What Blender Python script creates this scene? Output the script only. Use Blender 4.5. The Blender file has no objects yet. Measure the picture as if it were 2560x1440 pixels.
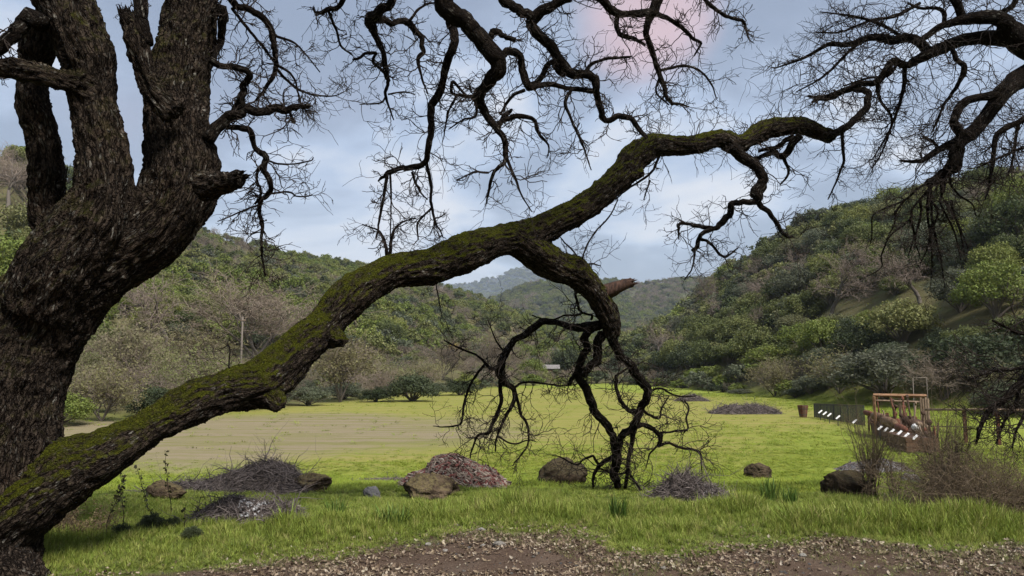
import bpy, math, random
import numpy as np
from mathutils import Vector, Euler
random.seed(7); RNG = np.random.default_rng(7)
R = math.radians
SC = bpy.context.scene
COL = SC.collection

# ------------------------------------------------------------------ camera, world, sun, exposure
F_PX, CAM_Z = 1849.0, 1.6
PITCH = math.atan(200.0 / F_PX)
cam = bpy.data.cameras.new('camera'); cam.sensor_width = 36.0; cam.lens = 36.0 * F_PX / 2560.0
cam.clip_start = 0.05; cam.clip_end = 20000
cam_o = bpy.data.objects.new('camera', cam); COL.objects.link(cam_o)
cam_o.location = (0, 0, CAM_Z); cam_o.rotation_euler = (math.pi / 2 + PITCH, 0, 0)
SC.camera = cam_o

SUN_EL, SUN_AZ = R(50), R(142)          # azimuth measured from +Y (view direction) towards +X
EXPOSURE = 2.1
SC.view_settings.view_transform = 'Standard'; SC.view_settings.look = 'None'
SC.view_settings.gamma = 1.0; SC.view_settings.exposure = EXPOSURE
SC.view_settings.use_curve_mapping = False
SC.cycles.use_denoising = True
SC.cycles.max_bounces = 6; SC.cycles.diffuse_bounces = 3; SC.cycles.transparent_max_bounces = 8
SC.cycles.volume_bounces = 1

sun = bpy.data.lights.new('sun', 'SUN'); sun.energy = 1.5; sun.angle = R(13); sun.color = (1.0, 0.95, 0.88)
sun_o = bpy.data.objects.new('sun', sun); COL.objects.link(sun_o)
sdir = Vector((math.sin(SUN_AZ) * math.cos(SUN_EL), math.cos(SUN_AZ) * math.cos(SUN_EL), math.sin(SUN_EL)))
sun_o.rotation_euler = sdir.to_track_quat('Z', 'Y').to_euler()
sun_o.location = (30, -20, 60)


class NT:
    """small helper for node trees"""
    def __init__(s, tree):
        s.t = tree; s.t.nodes.clear()
    def n(s, kind, **kw):
        nd = s.t.nodes.new(kind)
        for k, v in kw.items():
            if k.startswith('i_'):
                key = k[2:]
                key = int(key) if key.isdigit() else key.replace('_', ' ')
                s.put(nd.inputs[key], v)
            else:
                setattr(nd, k, v)
        return nd
    def put(s, sock, v):
        if isinstance(v, bpy.types.NodeSocket): s.t.links.new(v, sock)
        elif isinstance(v, bpy.types.Node): s.t.links.new(v.outputs[0], sock)
        else:
            if isinstance(v, (tuple, list)) and len(v) == 3 and sock.type == 'RGBA': v = (*v, 1)
            sock.default_value = v
    def math(s, op, a, b=0.0, c=None, clamp=False):
        nd = s.t.nodes.new('ShaderNodeMath'); nd.operation = op; nd.use_clamp = clamp
        s.put(nd.inputs[0], a); s.put(nd.inputs[1], b)
        if c is not None: s.put(nd.inputs[2], c)
        return nd.outputs[0]
    def vmath(s, op, a, b=(0, 0, 0)):
        nd = s.t.nodes.new('ShaderNodeVectorMath'); nd.operation = op
        s.put(nd.inputs[0], a); s.put(nd.inputs[1], b)
        return nd.outputs['Value'] if op in ('DOT_PRODUCT', 'LENGTH') else nd.outputs[0]
    def mix(s, f, a, b, blend='MIX'):
        nd = s.t.nodes.new('ShaderNodeMix'); nd.data_type = 'RGBA'; nd.blend_type = blend
        s.put(nd.inputs[0], f); s.put(nd.inputs[6], a); s.put(nd.inputs[7], b)
        return nd.outputs[2]
    def sstep(s, v, lo, hi, a=0.0, b=1.0):
        nd = s.t.nodes.new('ShaderNodeMapRange'); nd.interpolation_type = 'SMOOTHSTEP'
        s.put(nd.inputs[0], v); nd.inputs[1].default_value = lo; nd.inputs[2].default_value = hi
        nd.inputs[3].default_value = a; nd.inputs[4].default_value = b
        return nd.outputs[0]
    def noise(s, vec, scale, detail=4, rough=0.55, dist=0.0):
        nd = s.t.nodes.new('ShaderNodeTexNoise')
        if vec is not None: s.put(nd.inputs['Vector'], vec)
        nd.inputs['Scale'].default_value = scale; nd.inputs['Detail'].default_value = detail
        nd.inputs['Roughness'].default_value = rough; nd.inputs['Distortion'].default_value = dist
        return nd.outputs['Fac']
    def ramp(s, f, stops, interp='LINEAR'):
        nd = s.t.nodes.new('ShaderNodeValToRGB'); s.put(nd.inputs[0], f)
        cr = nd.color_ramp; cr.interpolation = interp
        while len(cr.elements) < len(stops): cr.elements.new(0.5)
        for e, (p, c) in zip(cr.elements, stops):
            e.position = p; e.color = (*c, 1) if len(c) == 3 else c
        return nd.outputs[0]


def px_dir(px, py):
    """world direction whose forward (optical axis) component is 1"""
    u = (px - 1280.0) / F_PX; v = (720.0 - py) / F_PX
    c, s_ = math.cos(PITCH), math.sin(PITCH)
    return np.array([u, c - v * s_, s_ + v * c])


world = bpy.data.worlds.new('World'); SC.world = world; world.use_nodes = True
w = NT(world.node_tree)
gen = w.n('ShaderNodeTexCoord').outputs['Generated']
sky = w.n('ShaderNodeTexSky', sky_type='NISHITA', sun_disc=False, sun_elevation=SUN_EL, sun_rotation=SUN_AZ,
          air_density=1.2, dust_density=2.0)
sep = w.n('ShaderNodeSeparateXYZ'); w.put(sep.inputs[0], gen)
zup = w.math('ADD', w.math('ABSOLUTE', sep.outputs[2]), 0.22)
flat = w.n('ShaderNodeCombineXYZ')
w.put(flat.inputs[0], w.math('DIVIDE', sep.outputs[0], zup)); w.put(flat.inputs[1], w.math('DIVIDE', sep.outputs[1], zup))
n1 = w.noise(w.vmath('ADD', flat.outputs[0], (5.3, 2.2, 0)), 1.15, 7, 0.55, 0.5)
n2 = w.noise(w.vmath('ADD', flat.outputs[0], (11.3, 4.2, 0)), 2.0, 5, 0.5, 0.3)
n3 = w.noise(w.vmath('ADD', flat.outputs[0], (1.3, 9.9, 0)), 0.55, 3, 0.5, 0.2)
cl = w.math('ADD', w.math('MULTIPLY', n1, 0.72), w.math('MULTIPLY', n2, 0.28))
K = 10.1 / (2 ** EXPOSURE)
def kc(r, g, b): return (r * K, g * K, b * K)
cloud = w.ramp(w.sstep(cl, 0.41, 0.61), [(0.0, kc(.255, .300, .39)), (0.30, kc(.32, .375, .48)), (0.55, kc(.43, .51, .65)), (0.80, kc(.58, .63, .72)), (1.0, kc(.78, .77, .78))])
# paler, thinner cloud low over the hills
low = w.math('MULTIPLY', w.sstep(sep.outputs[2], 0.27, 0.10), w.sstep(n1, 0.42, 0.60))
cloud = w.mix(w.math('MULTIPLY', low, 0.75), cloud, kc(.70, .70, .75))
# rosy sunset light on the cloud high ahead
pd = px_dir(1610, 60); pd = pd / np.linalg.norm(pd)
dp = w.vmath('DOT_PRODUCT', gen, tuple(pd))
pink = w.math('MULTIPLY', w.sstep(w.math('ADD', dp, w.math('MULTIPLY', w.math('SUBTRACT', n2, 0.5), 0.012)), 0.9935, 0.9996), w.sstep(n3, 0.2, 0.5, 0.7, 1.0))
cloud = w.mix(w.math('MULTIPLY', pink, 0.68), cloud, kc(.88, .52, .46))
pink2 = w.math('MULTIPLY', w.sstep(n3, 0.50, 0.72), 0.45)
cloud = w.mix(pink2, cloud, kc(.56, .50, .57))
skyc = w.mix(0.90, sky.outputs[0], cloud)
bg = w.n('ShaderNodeBackground', i_Color=skyc, i_Strength=0.1)
w.n('ShaderNodeOutputWorld', i_Surface=bg)

# ------------------------------------------------------------------ numpy helpers
def _hash(i, j, k, seed):
    h = (i.astype(np.int64) * 374761393 + j.astype(np.int64) * 668265263 + k.astype(np.int64) * 2147483647 + seed * 974711) & 0xffffffff
    h = ((h ^ (h >> 13)) * 1274126177) & 0xffffffff
    h = h ^ (h >> 16)
    return (h & 0xffff) / 32767.5 - 1.0

def vnoise(p, seed=0):
    p = np.asarray(p, float); f = np.floor(p); t = p - f; i = f.astype(np.int64)
    t = t * t * t * (t * (t * 6 - 15) + 10)
    out = 0
    for a in (0, 1):
        for b in (0, 1):
            for c in (0, 1):
                wt = (t[:, 0] if a else 1 - t[:, 0]) * (t[:, 1] if b else 1 - t[:, 1]) * (t[:, 2] if c else 1 - t[:, 2])
                out = out + wt * _hash(i[:, 0] + a, i[:, 1] + b, i[:, 2] + c, seed)
    return out

def fbm(p, octaves=4, seed=0, gain=0.5):
    out = 0; amp = 1.0; p = np.asarray(p, float)
    for o in range(octaves):
        out = out + amp * vnoise(p, seed + o * 17); p = p * 2.03; amp *= gain
    return out

def norm(v):
    return v / np.maximum(np.linalg.norm(v, axis=-1, keepdims=True), 1e-9)

def mesh_np(name, V, quads=None, tris=None, smooth=True, attrs=None):
    me = bpy.data.meshes.new(name)
    V = np.asarray(V, np.float32)
    q = np.zeros((0, 4), np.int32) if quads is None or len(quads) == 0 else np.asarray(quads, np.int32)
    t = np.zeros((0, 3), np.int32) if tris is None or len(tris) == 0 else np.asarray(tris, np.int32)
    me.vertices.add(len(V)); me.vertices.foreach_set('co', V.ravel())
    nl = q.size + t.size
    me.loops.add(nl); me.loops.foreach_set('vertex_index', np.concatenate([q.ravel(), t.ravel()]).astype(np.int32))
    me.polygons.add(len(q) + len(t))
    starts = np.concatenate([np.arange(len(q)) * 4, q.size + np.arange(len(t)) * 3]).astype(np.int32)
    me.polygons.foreach_set('loop_start', starts)
    try:
        me.polygons.foreach_set('loop_total', np.concatenate([np.full(len(q), 4), np.full(len(t), 3)]).astype(np.int32))
    except Exception:
        pass
    me.polygons.foreach_set('use_smooth', np.full(len(q) + len(t), smooth))
    if attrs:
        for k, a in attrs.items():
            a = np.asarray(a, np.float32)
            if a.ndim == 1:
                at = me.attributes.new(k, 'FLOAT', 'POINT'); at.data.foreach_set('value', a)
            else:
                at = me.attributes.new(k, 'FLOAT_VECTOR', 'POINT'); at.data.foreach_set('vector', a.ravel())
    me.update(calc_edges=True); me.validate()
    return me

def tag(o, label=None, cat=None, group=None, kind=None):
    if label: o['label'] = label
    if cat: o['category'] = cat
    if group: o['group'] = group
    if kind: o['kind'] = kind
    return o

def empty(name, loc, label, cat, group=None):
    o = bpy.data.objects.new(name, None); COL.objects.link(o); o.location = loc; o.empty_display_size = 0.2
    return tag(o, label, cat, group)

def link(name, me, mat, parent=None, loc=(0, 0, 0)):
    o = bpy.data.objects.new(name, me); COL.objects.link(o); o.location = loc
    if mat is not None and len(me.materials) == 0: me.materials.append(mat)
    if parent is not None: o.parent = parent
    return o

class MB:
    """collects pieces; build() makes ONE mesh object, with coordinates given in world space"""
    def __init__(s): s.V = []; s.Q = []; s.T = []; s.B = []; s.n = 0; s.A = {}
    def add(s, V, Q=None, T=None, bark=None, **attrs):
        V = np.asarray(V, float).reshape(-1, 3); s.V.append(V)
        if Q is not None and len(Q): s.Q.append(np.asarray(Q) + s.n)
        if T is not None and len(T): s.T.append(np.asarray(T) + s.n)
        s.B.append(V if bark is None else bark)
        for k, a in attrs.items():
            s.A.setdefault(k, []).append(np.broadcast_to(np.asarray(a, float), (len(V),)))
        s.n += len(V)
    def data(s):
        return np.concatenate(s.V), (np.concatenate(s.Q) if s.Q else None), (np.concatenate(s.T) if s.T else None)
    def build(s, name, mat, parent=None, smooth=True, loc=None):
        V, Q, T = s.data()
        base = np.array(parent.matrix_basis.translation if parent is not None else (loc if loc is not None else (0, 0, 0)), float)
        if parent is not None and parent.parent is not None: base = base + np.array(parent.parent.matrix_basis.translation)
        at = {'bark': np.concatenate(s.B)}
        for k, a in s.A.items():
            a = np.concatenate(a)
            if len(a) == len(V): at[k] = a
        me = mesh_np(name, V - base, Q, T, smooth, at)
        return link(name, me, mat, parent, tuple(base) if parent is None else (0, 0, 0))
    def box(s, c, size, rz=0.0, rx=0.0, ry=0.0, bev=0.0, **at):
        hx, hy, hz = [x / 2 for x in size]
        P = np.array([(x, y, z) for z in (-hz, hz) for y in (-hy, hy) for x in (-hx, hx)])
        M = np.array(Euler((rx, ry, rz)).to_matrix())
        Q = [(0, 2, 3, 1), (4, 5, 7, 6), (0, 1, 5, 4), (2, 6, 7, 3), (0, 4, 6, 2), (1, 3, 7, 5)]
        # unshared corners so the shading stays flat
        VV = P[np.array(Q).ravel()]; QQ = np.arange(24).reshape(6, 4)
        s.add(VV @ M.T + np.array(c), QQ, **at)
    def tube(s, pts, rad, sides=8, cap=True, s0=0.0, seed=0, lump=0.0, **at):
        pts = np.asarray(pts, float); rad = np.asarray(rad, float); n = len(pts)
        T, N, B, sl = frames(pts); sl = sl + s0
        th = np.arange(sides) / sides * 2 * math.pi
        rr = rad[:, None] * np.ones(sides)[None]
        if lump:
            q = np.stack([np.cos(th)[None] * 1.1 + 0 * sl[:, None], np.sin(th)[None] * 1.1 + 0 * sl[:, None], sl[:, None] / np.maximum(rad[:, None], .004) * 0.28 + 0 * th[None]], -1).reshape(-1, 3)
            rr = rr * (1 + lump * fbm(q + seed * 7.7, 3, seed).reshape(n, sides))
        off = (np.cos(th)[None, :, None] * N[:, None] + np.sin(th)[None, :, None] * B[:, None]) * rr[..., None]
        V = (pts[:, None] + off).reshape(-1, 3)
        bark = np.stack([np.cos(th)[None] * rr, np.sin(th)[None] * rr, sl[:, None] + 0 * th[None]], -1).reshape(-1, 3) + seed * 3.3
        i = np.arange(n - 1)[:, None] * sides; j = np.arange(sides)[None]; j2 = (j + 1) % sides
        Q = np.stack([i + j, i + j2, i + sides + j2, i + sides + j], -1).reshape(-1, 4)
        Tt = None
        if cap:
            V = np.vstack([V, pts[:1] - T[:1] * rad[0] * .3, pts[-1:] + T[-1:] * rad[-1] * .3]); bark = np.vstack([bark, bark[:1], bark[-1:]])
            a = n * sides; jj = np.arange(sides)
            Tt = np.vstack([np.stack([(jj + 1) % sides, jj, np.full(sides, a)], 1), np.stack([(n - 1) * sides + jj, (n - 1) * sides + (jj + 1) % sides, np.full(sides, a + 1)], 1)])
        s.add(V, Q, Tt, bark, **at)
    def tubes(s, P, Rd, sides=3, **at):
        """batch of T tubes with n points each: P (T,n,3), Rd (T,n)"""
        Tn, n, _ = P.shape
        if Tn == 0: return
        tan = norm(np.gradient(P, axis=1))
        up = norm(RNG.normal(size=(Tn, 1, 3)))
        N = norm(np.cross(tan, up)); B = np.cross(tan, N)
        th = np.arange(sides) / sides * 2 * math.pi
        off = (np.cos(th)[None, None, :, None] * N[:, :, None] + np.sin(th)[None, None, :, None] * B[:, :, None]) * Rd[:, :, None, None]
        V = (P[:, :, None] + off).reshape(-1, 3)
        t = np.arange(Tn)[:, None, None] * (n * sides); i = np.arange(n - 1)[None, :, None] * sides
        j = np.arange(sides)[None, None]; j2 = (j + 1) % sides
        Q = np.stack([t + i + j, t + i + j2, t + i + sides + j2, t + i + sides + j], -1).reshape(-1, 4)
        if at:
            at = {k: (np.repeat(v, n * sides) if np.ndim(v) == 1 else v) for k, v in at.items()}
        s.add(V, Q, None, **at)
    def quads(s, C, U, W, **at):
        """leaf quads: centres C, half axes U and W, all (N,3)"""
        V = np.stack([C - U, C - W * .9, C + U, C + W * .9], 1).reshape(-1, 3)
        at = {k: np.repeat(v, 4) if np.ndim(v) == 1 else v for k, v in at.items()}
        s.add(V, np.arange(len(C) * 4).reshape(-1, 4), **at)

def frames(pts):
    n = len(pts); T = norm(np.gradient(pts, axis=0))
    seg = np.linalg.norm(np.diff(pts, axis=0), axis=1); sl = np.concatenate([[0], np.cumsum(seg)])
    N = np.zeros((n, 3)); a = np.array([0, 0, 1.0]) if abs(T[0][2]) < .9 else np.array([1.0, 0, 0])
    v = np.cross(T[0], a); v /= np.linalg.norm(v)
    for i in range(n):
        v = v - T[i] * v.dot(T[i]); v /= max(np.linalg.norm(v), 1e-9); N[i] = v
    return T, N, np.cross(T, N), sl

def catmull(P, k):
    P = np.asarray(P, float)
    Q = np.vstack([2 * P[0] - P[1], P, 2 * P[-1] - P[-2]]); out = []
    for i in range(1, len(Q) - 2):
        t = np.linspace(0, 1, k, endpoint=False)[:, None]
        a, b, c, d = Q[i - 1], Q[i], Q[i + 1], Q[i + 2]
        out.append(0.5 * ((2 * b) + (-a + c) * t + (2 * a - 5 * b + 4 * c - d) * t ** 2 + (-a + 3 * b - 3 * c + d) * t ** 3))
    out.append(P[-1:])
    return np.vstack(out)

# ------------------------------------------------------------------ terrain
FIELD_Z = -1.6
TAB = np.array([  # photo column, near edge of the trees (m), ridge (m), ridge row in the photo
    (-2500, 40, 150, 380), (-1200, 36, 150, 360), (0, 36, 160, 372), (200, 42, 240, 480), (500, 50, 340, 580), (700, 58, 400, 634), (900, 74, 440, 664),
    (1100, 100, 480, 716), (1300, 132, 520, 782), (1420, 146, 540, 832), (1520, 148, 540, 858), (1600, 138, 330, 838),
    (1700, 118, 280, 800), (1800, 98, 230, 712), (1950, 80, 190, 612), (2100, 68, 165, 535), (2300, 58, 150, 512), (2560, 48, 138, 450),
    (3500, 44, 130, 420), (5000, 44, 130, 420)], float)
TAN = (TAB[:, 0] - 1280) / F_PX

def col_params(x, y):
    t = np.where(y > 0.3 * np.abs(x), x / np.maximum(y, 1e-3), np.sign(x) * 3.2)
    t = np.clip(t, -2.0, 2.0)
    d0 = np.interp(t, TAN, TAB[:, 1]); d1 = np.interp(t, TAN, TAB[:, 2]); row = np.interp(t, TAN, TAB[:, 3])
    elev = (920 - row) / F_PX
    return t, d0, d1, CAM_Z + elev * d1

def sm(a, b, x):
    t = np.clip((x - a) / (b - a), 0, 1); return t * t * (3 - 2 * t)

def height(x, y, rough=True):
    x = np.asarray(x, float); y = np.asarray(y, float)
    shp = x.shape; x = x.ravel(); y = y.ravel()
    r = np.hypot(x, y)
    d = np.where(y > 0.3 * np.abs(x), y, r)
    t, d0, d1, zt = col_params(x, y)
    z = FIELD_Z * sm(7.0, 24.0, d)
    s = np.clip((d - d0) / (d1 - d0), 0, 1)
    p = np.where(t < 0.12, 1.45, 1.12)
    rise = (zt - FIELD_Z) * s ** p
    rise = np.where(d > d1, np.maximum((zt - FIELD_Z) - (d - d1) * 0.22, 0), rise)
    z = z + rise
    if rough:
        P = np.stack([x, y, 0 * x], 1)
        z = z + 0.045 * fbm(P * 0.8, 3, 3) * sm(3, 9, r) * (0.5 + 0.5 * (1 - sm(20, 40, d)))
        z = z + 0.02 * fbm(P * 4.0, 2, 5) * (1 - sm(12, 20, r))
        z = z + 4.0 * fbm(P * 0.018, 3, 9) * np.clip(s * 2.5, 0, 1) * np.clip((1.0 - s) * 3 + .25, 0, 1)
    return z.reshape(shp)

_D = np.concatenate([np.arange(2.5, 60, 0.03), np.geomspace(60, 700, 900)])
def ground_px(px, py):
    """where the ray through a photo pixel meets the ground"""
    dr = px_dir(px, py); dr = dr / dr[1]
    P = np.array([0, 0, CAM_Z]) + dr[None] * _D[:, None]
    below = np.nonzero(P[:, 2] < height(P[:, 0], P[:, 1]))[0]
    i = below[0] if len(below) else len(_D) - 1
    return np.array([P[i, 0], P[i, 1], float(height(P[i:i + 1, 0], P[i:i + 1, 1])[0])])

def at_depth(px, py, D):
    dr = px_dir(px, py); return np.array([0, 0, CAM_Z]) + dr * D / dr[1]
def m_per_px(D): return D / F_PX

PATH = [(-900, 1475), (60, 1462), (300, 1435), (500, 1408), (800, 1372), (950, 1345), (1060, 1330), (1200, 1312), (1330, 1318), (1480, 1322), (1540, 1372), (1690, 1380),
        (1850, 1352), (2060, 1340), (2300, 1352), (2560, 1345), (3400, 1340)]
P_T = np.array([(a - 1280) / F_PX for a, b in PATH]); P_D = np.array([CAM_Z * F_PX / (b - 920) for a, b in PATH])
def path_mask(x, y, soft=0.5):
    t = np.clip(x / np.maximum(y, .2), -3, 3)
    wob = 0.28 * fbm(np.stack([x * 1.3, y * 1.3, 0 * x], 1), 3, 21)
    return 1 - sm(-soft, soft, y - np.interp(t, P_T, P_D) - wob)

def bare_mask(x, y):
    # worn, brown part of the mown field, left of the middle
    n = fbm(np.stack([x * .08, y * .05, 0 * x], 1), 3, 31)
    cx = -11.0 + (y - 25) * -0.08
    e = ((x - cx) / (9.0 + .16 * y)) ** 2 + ((y - 37) / 14.5) ** 2
    return .95 * (1 - sm(0.1, 1.6, e + n * .55))

def olive_mask(x, y):
    n = fbm(np.stack([x * .05, y * .03, 0 * x], 1), 3, 41)
    e = ((x - 1 - .02 * y) / (22 + .08 * y)) ** 2 + ((y - 66) / 50.0) ** 2
    return 1 - sm(0.45, 1.3, e + n * .45)

# ------------------------------------------------------------------ materials
def material(name):
    m = bpy.data.materials.new(name); m.use_nodes = True
    return m, NT(m.node_tree)

def finish(nt, color, rough=0.85, normal=None, spec=0.25, transl=None, tw=0.3):
    b = nt.n('ShaderNodeBsdfPrincipled')
    nt.put(b.inputs['Base Color'], color); nt.put(b.inputs['Roughness'], rough); nt.put(b.inputs['Specular IOR Level'], spec)
    if normal is not None: nt.put(b.inputs['Normal'], normal)
    out = b.outputs[0]
    if transl is not None:
        tr = nt.n('ShaderNodeBsdfTranslucent'); nt.put(tr.inputs[0], transl)
        mx = nt.n('ShaderNodeMixShader'); nt.put(mx.inputs[0], tw); nt.put(mx.inputs[1], out); nt.put(mx.inputs[2], tr.outputs[0]); out = mx.outputs[0]
    o = nt.n('ShaderNodeOutputMaterial'); nt.put(o.inputs[0], out)

def bump(nt, h, strength=0.5, dist=0.02):
    b = nt.n('ShaderNodeBump'); nt.put(b.inputs['Height'], h); b.inputs['Strength'].default_value = strength; b.inputs['Distance'].default_value = dist
    return b.outputs[0]

def mat_simple(name, c1, c2, scale=8, rough=0.8, bs=0.3, bd=0.01, stretch=(1, 1, 1), spec=0.25, metal=0.0):
    m, nt = material(name)
    co = nt.vmath('MULTIPLY', nt.n('ShaderNodeTexCoord').outputs['Object'], stretch)
    rnd = nt.n('ShaderNodeObjectInfo').outputs['Random']
    co = nt.vmath('ADD', co, rnd)
    n = nt.noise(co, scale, 6, 0.65)
    c = nt.mix(nt.sstep(n, 0.3, 0.7), c1, c2)
    finish(nt, c, rough, bump(nt, n, bs, bd), spec)
    if metal:
        for nd in nt.t.nodes:
            if nd.type == 'BSDF_PRINCIPLED': nd.inputs['Metallic'].default_value = metal
    return m

# ground
def mat_ground():
    m, nt = material('ground_soil_and_grass')
    pos = nt.n('ShaderNodeNewGeometry').outputs['Position']
    A = lambda k: nt.n('ShaderNodeAttribute', attribute_name=k).outputs['Fac']
    nA = nt.noise(pos, 0.35, 5, 0.6); nB = nt.noise(pos, 2.2, 6, 0.65); nC = nt.noise(pos, 14, 6, 0.7); nD = nt.noise(pos, 60, 4, 0.7)
    # mowing / cart streaks run across the field
    st = nt.noise(nt.vmath('MULTIPLY', pos, (0.12, 1.6, 1)), 1.0, 5, 0.6)
    green = nt.mix(nB, (.105, .145, .020), (.170, .205, .028))
    green = nt.mix(nt.math('MULTIPLY', nt.sstep(st, .48, .66), .6), green, (.215, .205, .045))
    green = nt.mix(nt.sstep(nC, .3, .75), green, (.200, .235, .036))
    green = nt.mix(nt.math('MULTIPLY', nt.sstep(nA, .45, .7), .5), green, (.24, .27, .05))
    olive = nt.mix(nB, (.205, .190, .045), (.245, .215, .075))
    olive = nt.mix(nt.sstep(st, .42, .62), olive, (.165, .185, .032))
    bare = nt.mix(nB, (.185, .150, .092), (.235, .195, .128))
    bare = nt.mix(nt.sstep(st, .42, .64), bare, (.160, .150, .058))
    c = nt.mix(nt.sstep(nt.math('ADD', A('olive'), nt.math('MULTIPLY', nt.math('SUBTRACT', nB, .5), .7)), .25, .75), green, olive)
    c = nt.mix(nt.sstep(nt.math('ADD', A('bare'), nt.math('MULTIPLY', nt.math('SUBTRACT', nB, .5), .7)), .15, .80), c, bare)
    c = nt.mix(nt.math('MULTIPLY', A('bank'), .85), c, nt.mix(nC, (.040, .055, .012), (.095, .115, .026)))
    hill = nt.mix(nB, (.060, .056, .028), (.12, .105, .048))
    hill = nt.mix(nt.sstep(nA, .5, .7), hill, (.105, .12, .042))
    c = nt.mix(A('hill'), c, hill)
    dirt = nt.mix(nC, (.045, .029, .020), (.095, .064, .047))
    dirt = nt.mix(nt.sstep(nB, .5, .75), dirt, (.105, .078, .060))
    dirt = nt.mix(nt.math('MULTIPLY', nt.sstep(nD, .52, .66), .5), dirt, (.20, .155, .11))
    c = nt.mix(nt.sstep(nt.math('ADD', A('path'), nt.math('MULTIPLY', nt.math('SUBTRACT', nC, .5), .5)), .35, .65), c, dirt)
    hgt = nt.math('ADD', nt.math('MULTIPLY', nC, .7), nt.math('MULTIPLY', nD, .3))
    finish(nt, c, .95, bump(nt, hgt, .7, .05), .1)
    return m

def mat_bark(name='oak_bark', moss=True, dark=1.0):
    m, nt = material(name)
    bk = nt.n('ShaderNodeAttribute', attribute_name='bark').outputs['Vector']
    geo = nt.n('ShaderNodeNewGeometry'); pos = geo.outputs['Position']
    warp = nt.n('ShaderNodeTexNoise'); nt.put(warp.inputs['Vector'], nt.vmath('MULTIPLY', bk, (1, 1, .5))); warp.inputs['Scale'].default_value = 9
    wv = nt.vmath('MULTIPLY', nt.vmath('SUBTRACT', warp.outputs['Color'], (.5, .5, .5)), (.07, .07, .16))
    q = nt.vmath('MULTIPLY', nt.vmath('ADD', bk, wv), (1, 1, .27))
    r1 = nt.math('ABSOLUTE', nt.math('SUBTRACT', nt.noise(q, 31, 2.5, .5), .5))
    r2 = nt.math('ABSOLUTE', nt.math('SUBTRACT', nt.noise(nt.vmath('ADD', nt.vmath('MULTIPLY', q, (1, 1, 1.8)), (7, 3, 1)), 64, 2, .5), .5))
    crack = nt.sstep(nt.math('MINIMUM', r1, nt.math('ADD', r2, .015)), 0.0, 0.075)
    nF = nt.noise(q, 60, 5, .7); nM = nt.noise(pos, 3.0, 5, .6); nS = nt.noise(pos, 30, 4, .65)
    k = dark
    c = nt.mix(nt.sstep(nF, .3, .72), (.018 * k, .013 * k, .010 * k), (.150 * k, .115 * k, .088 * k))
    c = nt.mix(nt.math('MULTIPLY', nt.sstep(nM, .48, .7), .5), c, (.10 * k, .066 * k, .048 * k))
    c = nt.mix(nt.sstep(crack, .62, .05), c, (.007, .005, .004))
    # pale lichen flecks
    vl = nt.n('ShaderNodeTexVoronoi'); nt.put(vl.inputs['Vector'], q); vl.inputs['Scale'].default_value = 40
    fle = nt.math('MULTIPLY', nt.sstep(vl.outputs['Distance'], .34, .20), nt.sstep(nt.noise(pos, 4.0, 5, .65), .44, .62))
    c = nt.mix(nt.math('MULTIPLY', fle, nt.math('ADD', nt.math('MULTIPLY', crack, .55), .25)), c, (.21, .20, .175))
    h = nt.math('ADD', nt.math('MULTIPLY', crack, .75), nt.math('MULTIPLY', nF, .45))
    if moss:
        up = nt.n('ShaderNodeSeparateXYZ'); nt.put(up.inputs[0], geo.outputs['Normal'])
        ma = nt.n('ShaderNodeAttribute', attribute_name='moss').outputs['Fac']
        mk = nt.math('ADD', nt.math('ADD', up.outputs[2], nt.math('MULTIPLY', nt.math('SUBTRACT', nM, .5), 1.6)), nt.math('MULTIPLY', nt.math('SUBTRACT', nS, .5), 1.1))
        mk = nt.math('MULTIPLY', nt.math('MULTIPLY', nt.sstep(mk, .02, .50), nt.sstep(nt.noise(pos, 7.0, 5, .7), .32, .54)), ma)
        nmo = nt.noise(pos, 70, 5, .75)
        mc = nt.mix(nt.sstep(nmo, .3, .7), (.016, .021, .003), (.125, .135, .012))
        mc = nt.mix(nt.math('MULTIPLY', nt.sstep(nS, .5, .7), .6), mc, (.075, .055, .012))
        c = nt.mix(mk, c, mc)
        h = nt.math('ADD', h, nt.math('MULTIPLY', mk, nt.math('MULTIPLY', nmo, 1.2)))
    finish(nt, c, .95, bump(nt, h, 1.0, .042), .06)
    return m

def mat_twig(name, c1, c2):
    m, nt = material(name)
    pos = nt.n('ShaderNodeNewGeometry').outputs['Position']
    n = nt.noise(pos, 9, 3, .6)
    rnd = nt.n('ShaderNodeObjectInfo').outputs['Random']
    c = nt.mix(n, c1, c2)
    hs = nt.n('ShaderNodeHueSaturation'); nt.put(hs.inputs['Color'], c); nt.put(hs.inputs['Value'], nt.math('ADD', .75, nt.math('MULTIPLY', rnd, .5)))
    finish(nt, hs.outputs[0], .9, None, .1)
    return m

def mat_leaf(name, stops, transl=.3, var=.5):
    """foliage: a colour per plant, small differences from leaf to leaf"""
    m, nt = material(name)
    rnd = nt.n('ShaderNodeObjectInfo').outputs['Random']
    lf = nt.n('ShaderNodeAttribute', attribute_name='tint').outputs['Fac']
    base = nt.ramp(rnd, stops)
    hs = nt.n('ShaderNodeHueSaturation'); nt.put(hs.inputs['Color'], base)
    nt.put(hs.inputs['Value'], nt.math('ADD', 1 - var * .5, nt.math('MULTIPLY', lf, var)))
    nt.put(hs.inputs['Hue'], nt.math('ADD', .485, nt.math('MULTIPLY', lf, .03)))
    finish(nt, hs.outputs[0], .6, None, .2, hs.outputs[0], transl)
    return m

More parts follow.
